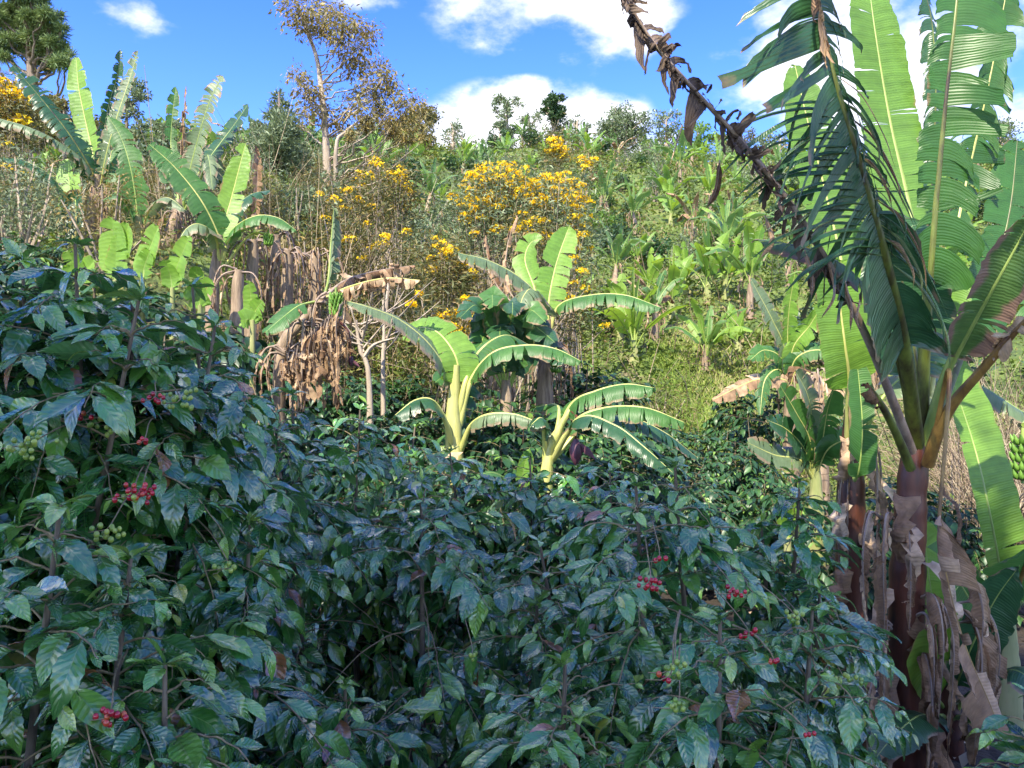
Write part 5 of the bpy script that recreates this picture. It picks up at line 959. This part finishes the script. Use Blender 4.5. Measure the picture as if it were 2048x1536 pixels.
def place_on_hill():
    r = np.random.default_rng(2024); pts = []
    fixed = [(0, 1268, 735, 1.15), (0, 1345, 640, 1.0), (0, 1300, 600, .8), (5, 1410, 745, .8), (3, 1476, 705, 1.0), (0, 1415, 610, 1.2), (0, 1450, 600, 1.1), (2, 1230, 590, 1.0), (4, 1385, 500, 1.1), (1, 1180, 350, 1.2),
             (2, 1215, 445, 1.2), (4, 1165, 420, .9), (1, 900, 300, 1.2), (1, 925, 296, 1.0), (5, 985, 385, 1.0), (0, 830, 345, 1.1), (1, 1010, 340, 1.0), (0, 1290, 320, 1.2), (5, 1340, 420, 1.1), (2, 1270, 470, 1.0), (4, 1310, 690, .9), (0, 1240, 690, .9), (0, 1160, 650, .8), (1, 1500, 640, 1.0), (2, 1455, 545, 1.1), (1, 1420, 440, 1.1), (0, 1370, 590, .8), (4, 1465, 470, .9)]
    for k, px, py, s in fixed:
        h = hit(px, py, 14); pts.append(h); PLACED.append((HB, k, h, r.uniform(0, 6.28), s))
    n = 0
    while n < 225:
        y = 19+69*r.random()**.8; x = r.uniform(-.72, .72)*y; 
        px = 1024+x/y*FP
        if y < 34 and px < 900: continue
        if y < 24 and px < 1180: continue
        if 1340 < px < 1480 and y < 30: continue
        p = np.array((x, y, float(height(x, y))-.03))
        if min((np.hypot(q[0]-x, q[1]-y) for q in pts), default=9) < 1.7+y*.012: continue
        pts.append(p); n += 1; w = np.array((2.6, 2.4, 2.6, 2, 1.8, 2, 2, 1.6, 2)); k = r.choice(9, p=w/w.sum()); PLACED.append((HB, k, p, r.uniform(0, 6.28), r.uniform(.55, 1.15)))
    n = 0
    while n < 295:
        y = 14+75*r.random()**.85; x = r.uniform(-.86, .78)*y; px = 1024+x/y*FP
        if 1330 < px < 1520 and 15 < y < 27 and r.random() < .8: continue
        p = np.array((x, y, float(height(x, y))-.05))
        if min((np.hypot(q[0]-x, q[1]-y) for q in pts), default=9) < 1.3: continue
        pts.append(p); n += 1
        w = np.array((3, 2.5, 1.6, 1.5, 1.2)) if (px > 950 or y > 40) else np.array((.8, .6, 2.5, 3.5, .8))
        PLACED.append((HS, r.choice(5, p=w/w.sum()), p, r.uniform(0, 6.28), r.uniform(.75, 1.25)))
    groups = {}
    for it in PLACED:
        K, k, p, a, s = it; py = float(to_px(p)[1]); b = next(t for lim, t in BANDS if py < lim); groups.setdefault((id(K), k, b), []).append(it)
    used = set()
    for (ki, k, b), items in groups.items():
        items.sort(key=lambda it: it[2][0]/it[2][1])
        for j, (K, k_, p, a, s) in enumerate(items):
            kind, proto = K[k]; word = kind+(' banana plant' if K is HB else '')
            lab = f'{word} {b}' if len(items) == 1 else f'{word} {b}, {ordw(j)} from left'
            grp = 'banana plants scattered over the hillside' if K is HB else 'bushes scattered over the hillside'
            if (ki, k) not in used:
                used.add((ki, k)); proto.location = Vector(p); proto.rotation_euler = (0, 0, a); proto.scale = (s, s, s); proto['label'] = lab; proto['group'] = grp
            else: copy_tree(proto, p, a, s, lab, grp)
place_on_hill()
# coffee on the flat behind the near bushes
CB = coffee_bush(np.array((0, 0, 0.)), np.array((0, 0, 2.0)), 'x', 900, 1.05, .17, 3, .12, near=False, group='coffee bushes on the flat behind the near ones')
CB2 = coffee_bush(np.array((0, 0, 0.)), np.array((0, 0, 1.6)), 'x', 901, 1.0, .16, 3, .1, near=False, group='coffee bushes on the flat behind the near ones')
CL = [(690, 745, 11.5, 'below the thin bare trunks, left'), (760, 750, 12.5, 'behind the thin bare trunks'), (835, 742, 12.5, 'left behind the sunlit yellow stem'), (800, 815, 10.4, 'in front of the thin bare trunks'), (870, 830, 10.8, 'just left of the sunlit yellow stem'), (965, 790, 11.0, 'right of the sunlit yellow stem'), (1030, 830, 10.4, 'between the two yellow stemmed bananas'), (1175, 730, 13.0, 'right of the banana with the dead skirt'), (1215, 775, 12.5, 'above the arching leaves of the leaning banana'),
      (1240, 850, 10.6, 'right of the leaning banana plant'), (1300, 830, 13.0, 'under the bright grassy slope, left'), (1180, 900, 9.6, 'beside the purple flower bud'), (1300, 905, 10.4, 'below the bright grassy slope'), (1390, 860, 12.4, 'under the bright grassy slope, right'), (1400, 940, 9.4, 'behind the bronze tipped coffee bush'), (1470, 880, 11.5, 'left of the banana with folded dark leaves'), (1470, 770, 15.0, 'on the edge of the bright grassy slope'), (1130, 800, 11.4, 'under the dead banana skirt'),
      (30, 470, 11.5, 'at the left edge behind the tallest coffee bush'), (100, 490, 12.5, 'behind the tallest coffee bush, beside the banana suckers'), (-60, 480, 10.5, 'cut off by the left edge behind the tall bush'), (190, 545, 10.5, 'at the foot of the broad bright sucker leaves'), (640, 760, 12.0, 'behind the curtain of dead leaves'), (560, 680, 11.4, 'left behind the curtain of dead leaves'),
      (1530, 950, 8.6, 'left of the grey folded banana leaf'), (1780, 960, 8.4, 'seen between the two brown banana stems'), (1930, 1010, 8.0, 'behind the broad upright leaf at right'), (330, 600, 9.6, 'under the yellow green sucker leaf'), (440, 640, 9.8, 'under the low bright suckers'), (1000, 880, 9.0, 'at the foot of the yellow stemmed pair'), (770, 900, 8.4, 'behind the near coffee, left of centre')]
for k, (px, py, Y, lab) in enumerate(CL):
    pr, h0 = ((CB, 2.0), (CB2, 1.6))[k % 2]; g = gbase(px, Y); t = P(px, py, Y)[2]-g[2]; s = min(max(t/h0, .6), 1.6); lab = 'leafy coffee bush '+lab
    g[2] = P(px, py, Y)[2]-h0*s if t < h0*1.7 else g[2]; g[2] = min(g[2], float(height(g[0], g[1])))
    if k < 2: pr.location = Vector(g); pr.scale = (s, s, s); pr['label'] = lab
    else: copy_tree(pr, g, k*1.3, s, lab, 'coffee bushes on the flat behind the near ones')

# ------------------------------------------------------------------ ground cover: weeds, grass, dry stalks
def ground_cover():
    r = np.random.default_rng(5)
    def pts(n, y0, y1, pw=1.0):
        y = y0+(y1-y0)*r.random(n)**pw; x = r.uniform(-.95, .9, n)*y; return x, y
    # weeds: leafy clumps
    mb = MB(); 
    for y0, y1, n, ls, hh in ((9, 22, 40000, .12, .6), (22, 45, 86000, .19, .8), (45, 95, 110000, .32, 1.2)):
        x, y = pts(n, y0, y1); m = np.sin(x*1.1+y*.7)+np.sin(x*.37-y*.9)+r.normal(size=n)*.8 > -.9; x = x[m]; y = y[m]; n = len(x)
        z = height(x, y)+r.random(n)**1.5*hh; pos = np.stack((x, y, z), -1)
        g = .5+.25*np.sin(x*.9+1)+.25*np.sin(y*1.3+x*.5); mb.scatter(TPL_Q, rand_frames(r, n, .5, np.array((0, -.1, .35)), .8)*(ls*r.uniform(.6, 1.3, n))[:, None, None], pos, np.clip(g*.7+r.random(n)*.45-.05, 0, 1))
    n = 42000; y = r.uniform(12.5, 32, n); x = (r.uniform(440, 960, n)-1024)/FP*y; pos = np.stack((x, y, height(x, y)+r.random(n)**1.2*1.7), -1)
    mb.scatter(TPL_N, rand_frames(r, n, .4, np.array((0, -.1, .5)), .8)*(r.uniform(.08, .2, n))[:, None, None], pos, np.clip(.35+.3*np.sin(x*1.7+y)+r.random(n)*.5, 0, .95))
    o = mb.build('weeds', M['weeds']); o['kind'] = 'stuff'; o['label'] = 'leafy weeds covering the slope'; 
    # grass on the open slope and between plants
    mb = MB(); n = 42000; x, y = pts(n, 11, 60, 1.3); px = 1024+x/y*FP
    open_ = ((px > 1290) & (px < 1540) & (y < 27)); keep = open_ | (r.random(n) < .45) | (px > 1900); x = x[keep]; y = y[keep]; n = len(x)
    x2 = r.uniform(1300, 1530, 16000); y2 = r.uniform(14, 26, 16000); x = np.concatenate((x, (x2-1024)/FP*y2)); y = np.concatenate((y, y2)); n = len(x)
    pos = np.stack((x, y, height(x, y)-.02), -1); d = r.normal(size=(n, 3))*.45+UP
    mb.scatter(leaf_quad(.045, .35), frames(nrm(d+r.normal(size=(n, 3))*.25), nrm(r.normal(size=(n, 3))+np.array((0, -1, .2))))*(r.uniform(.10, .28, n)*(1+y*.008))[:, None, None], pos, np.clip(.5+.3*np.sin(x*1.3)+r.normal(size=n)*.25, 0, 1))
    o = mb.build('grass', M['grass']); o['kind'] = 'stuff'; o['label'] = 'bright grass on the open slope'
    # dry stalks and twigs
    mb = MB()
    def stalks(n, fx, L0, rad, lean=.45, arc=.25):
        for _ in range(n):
            x, y = fx(); b = np.array((x, y, float(height(x, y)))); d = np.array((r.normal()*lean, r.normal()*lean*.6, 1)); d = d/np.linalg.norm(d); L_ = L0*r.uniform(.4, 1.3)
            q = r.normal(size=3)*arc*L_; mb.tube(curve([b, b+d*L_*.5+q*.35, b+d*L_+q-UP*abs(q[0])*.6], 5), np.linspace(rad, rad*.35, 5), 3, rnd=r.random(), cap=False)
    def zone(px0, px1, y0, y1):
        def f():
            y = r.uniform(y0, y1); return (r.uniform(px0, px1)-1024)/FP*y, y
        return f
    stalks(1100, zone(520, 980, 12.5, 24), 2.0, .009, .6, .4); stalks(350, zone(480, 900, 20, 36), 2.4, .014, .6, .4); stalks(500, zone(-20, 480, 15, 30), 2.0, .014); stalks(500, zone(900, 1560, 20, 60), 1.4, .018)
    stalks(1300, zone(1890, 2120, 8.5, 15), 1.9, .008, .9, .5); stalks(300, zone(1280, 1900, 12, 26), .9, .008)
    o = mb.build('dry_twigs', M['straw'], smooth=False); o['kind'] = 'stuff'; o['label'] = 'pale dry stalks and twigs in the brush'
    mb = MB(); n = 2600; y = r.uniform(.5, 12, n); x = r.uniform(-1, 1, n)*(y*.8+1.5); pos = np.stack((x, y, height(x, y)+.02), -1)
    mb.scatter(TPL_Q, rand_frames(r, n, .9)*(r.uniform(.07, .16, n))[:, None, None], pos, r.random(n)); o = mb.build('leaf_litter', M['straw']); o['kind'] = 'stuff'; o['label'] = 'fallen dry leaves under the coffee'
ground_cover()
# dense brush on the left bank: leafy scrub with brownish leaves
def scrub():
    r = np.random.default_rng(8); pr = [hill_shrub(31+k, 2.2, 1.0, 1300, mt, .11, TPL_N, 'bark_p') for k, mt in enumerate(('olive', 'rust', 'greygreen'))]; names = ('olive scrub bush', 'brownish scrub bush', 'grey green scrub bush'); it = []
    for k in range(72):
        y = r.uniform(13, 30); px = r.uniform(470, 930) if k < 52 else r.uniform(-60, 480); x = (px-1024)/FP*y; it.append((k % 3, np.array((x, y, float(height(x, y))-.1)), px))
    cnt = {}; seen = set(); it.sort(key=lambda a: a[2])
    for k, p, px in it:
        side = 'behind the left banana group' if px < 470 else ('under the tall brownish tree' if px < 700 else 'below the yellow flowers'); dep = 'low' if p[1] < 18 else ('middle' if p[1] < 24 else 'far')
        c = cnt.get((k, side, dep), 0); cnt[(k, side, dep)] = c+1; lab = f'{names[k]} {side}, {ordw(c)} in {dep} row from left'; s = r.uniform(.7, 1.15)
        if k in seen: copy_tree(pr[k], p, r.uniform(0, 6.28), s, lab, 'scrub bushes on the left bank')
        else: seen.add(k); pr[k].location = Vector(p); pr[k].scale = (s, s, s); pr[k]['label'] = lab; pr[k]['group'] = 'scrub bushes on the left bank'
scrub()
# ------------------------------------------------------------------ unseen trees added behind the viewer, crowns shaped to shade the near bushes
def unseen_shade_trees():
    for k, x in enumerate((-10, -6.5, -3, .3)):
        r = np.random.default_rng(700+k); y = -6.5+r.uniform(-.4, .4); g = np.array((x, y, float(height(x, y)))); top = SHADE_TOP
        bl = [(x+ox+r.uniform(-.2, .2), y+r.uniform(-.6, .6), z+r.uniform(-.25, .25), 1.35) for z in (8.6, 10, 11.4, top-1.35) for ox in (-1.7, -.55, .55, 1.7)]
        make_tree('shade_tree', ('leafy shade tree', 'broad shade tree', 'tall shade tree', 'dense shade tree', 'old shade tree', 'spreading shade tree', 'straight shade tree')[k]+' added unseen behind the viewer to shade the near coffee', 'tree', [g, g+UP*5, g+UP*(top-g[2]-2)], .28, bl, 'deep', .42, [TPL_B], 'bark_d', 700+k, 11000, clump=.7, flat=.9, twigs=1, group='unseen shade trees added behind the viewer')
SHADE_TOP = 14.2
unseen_shade_trees()
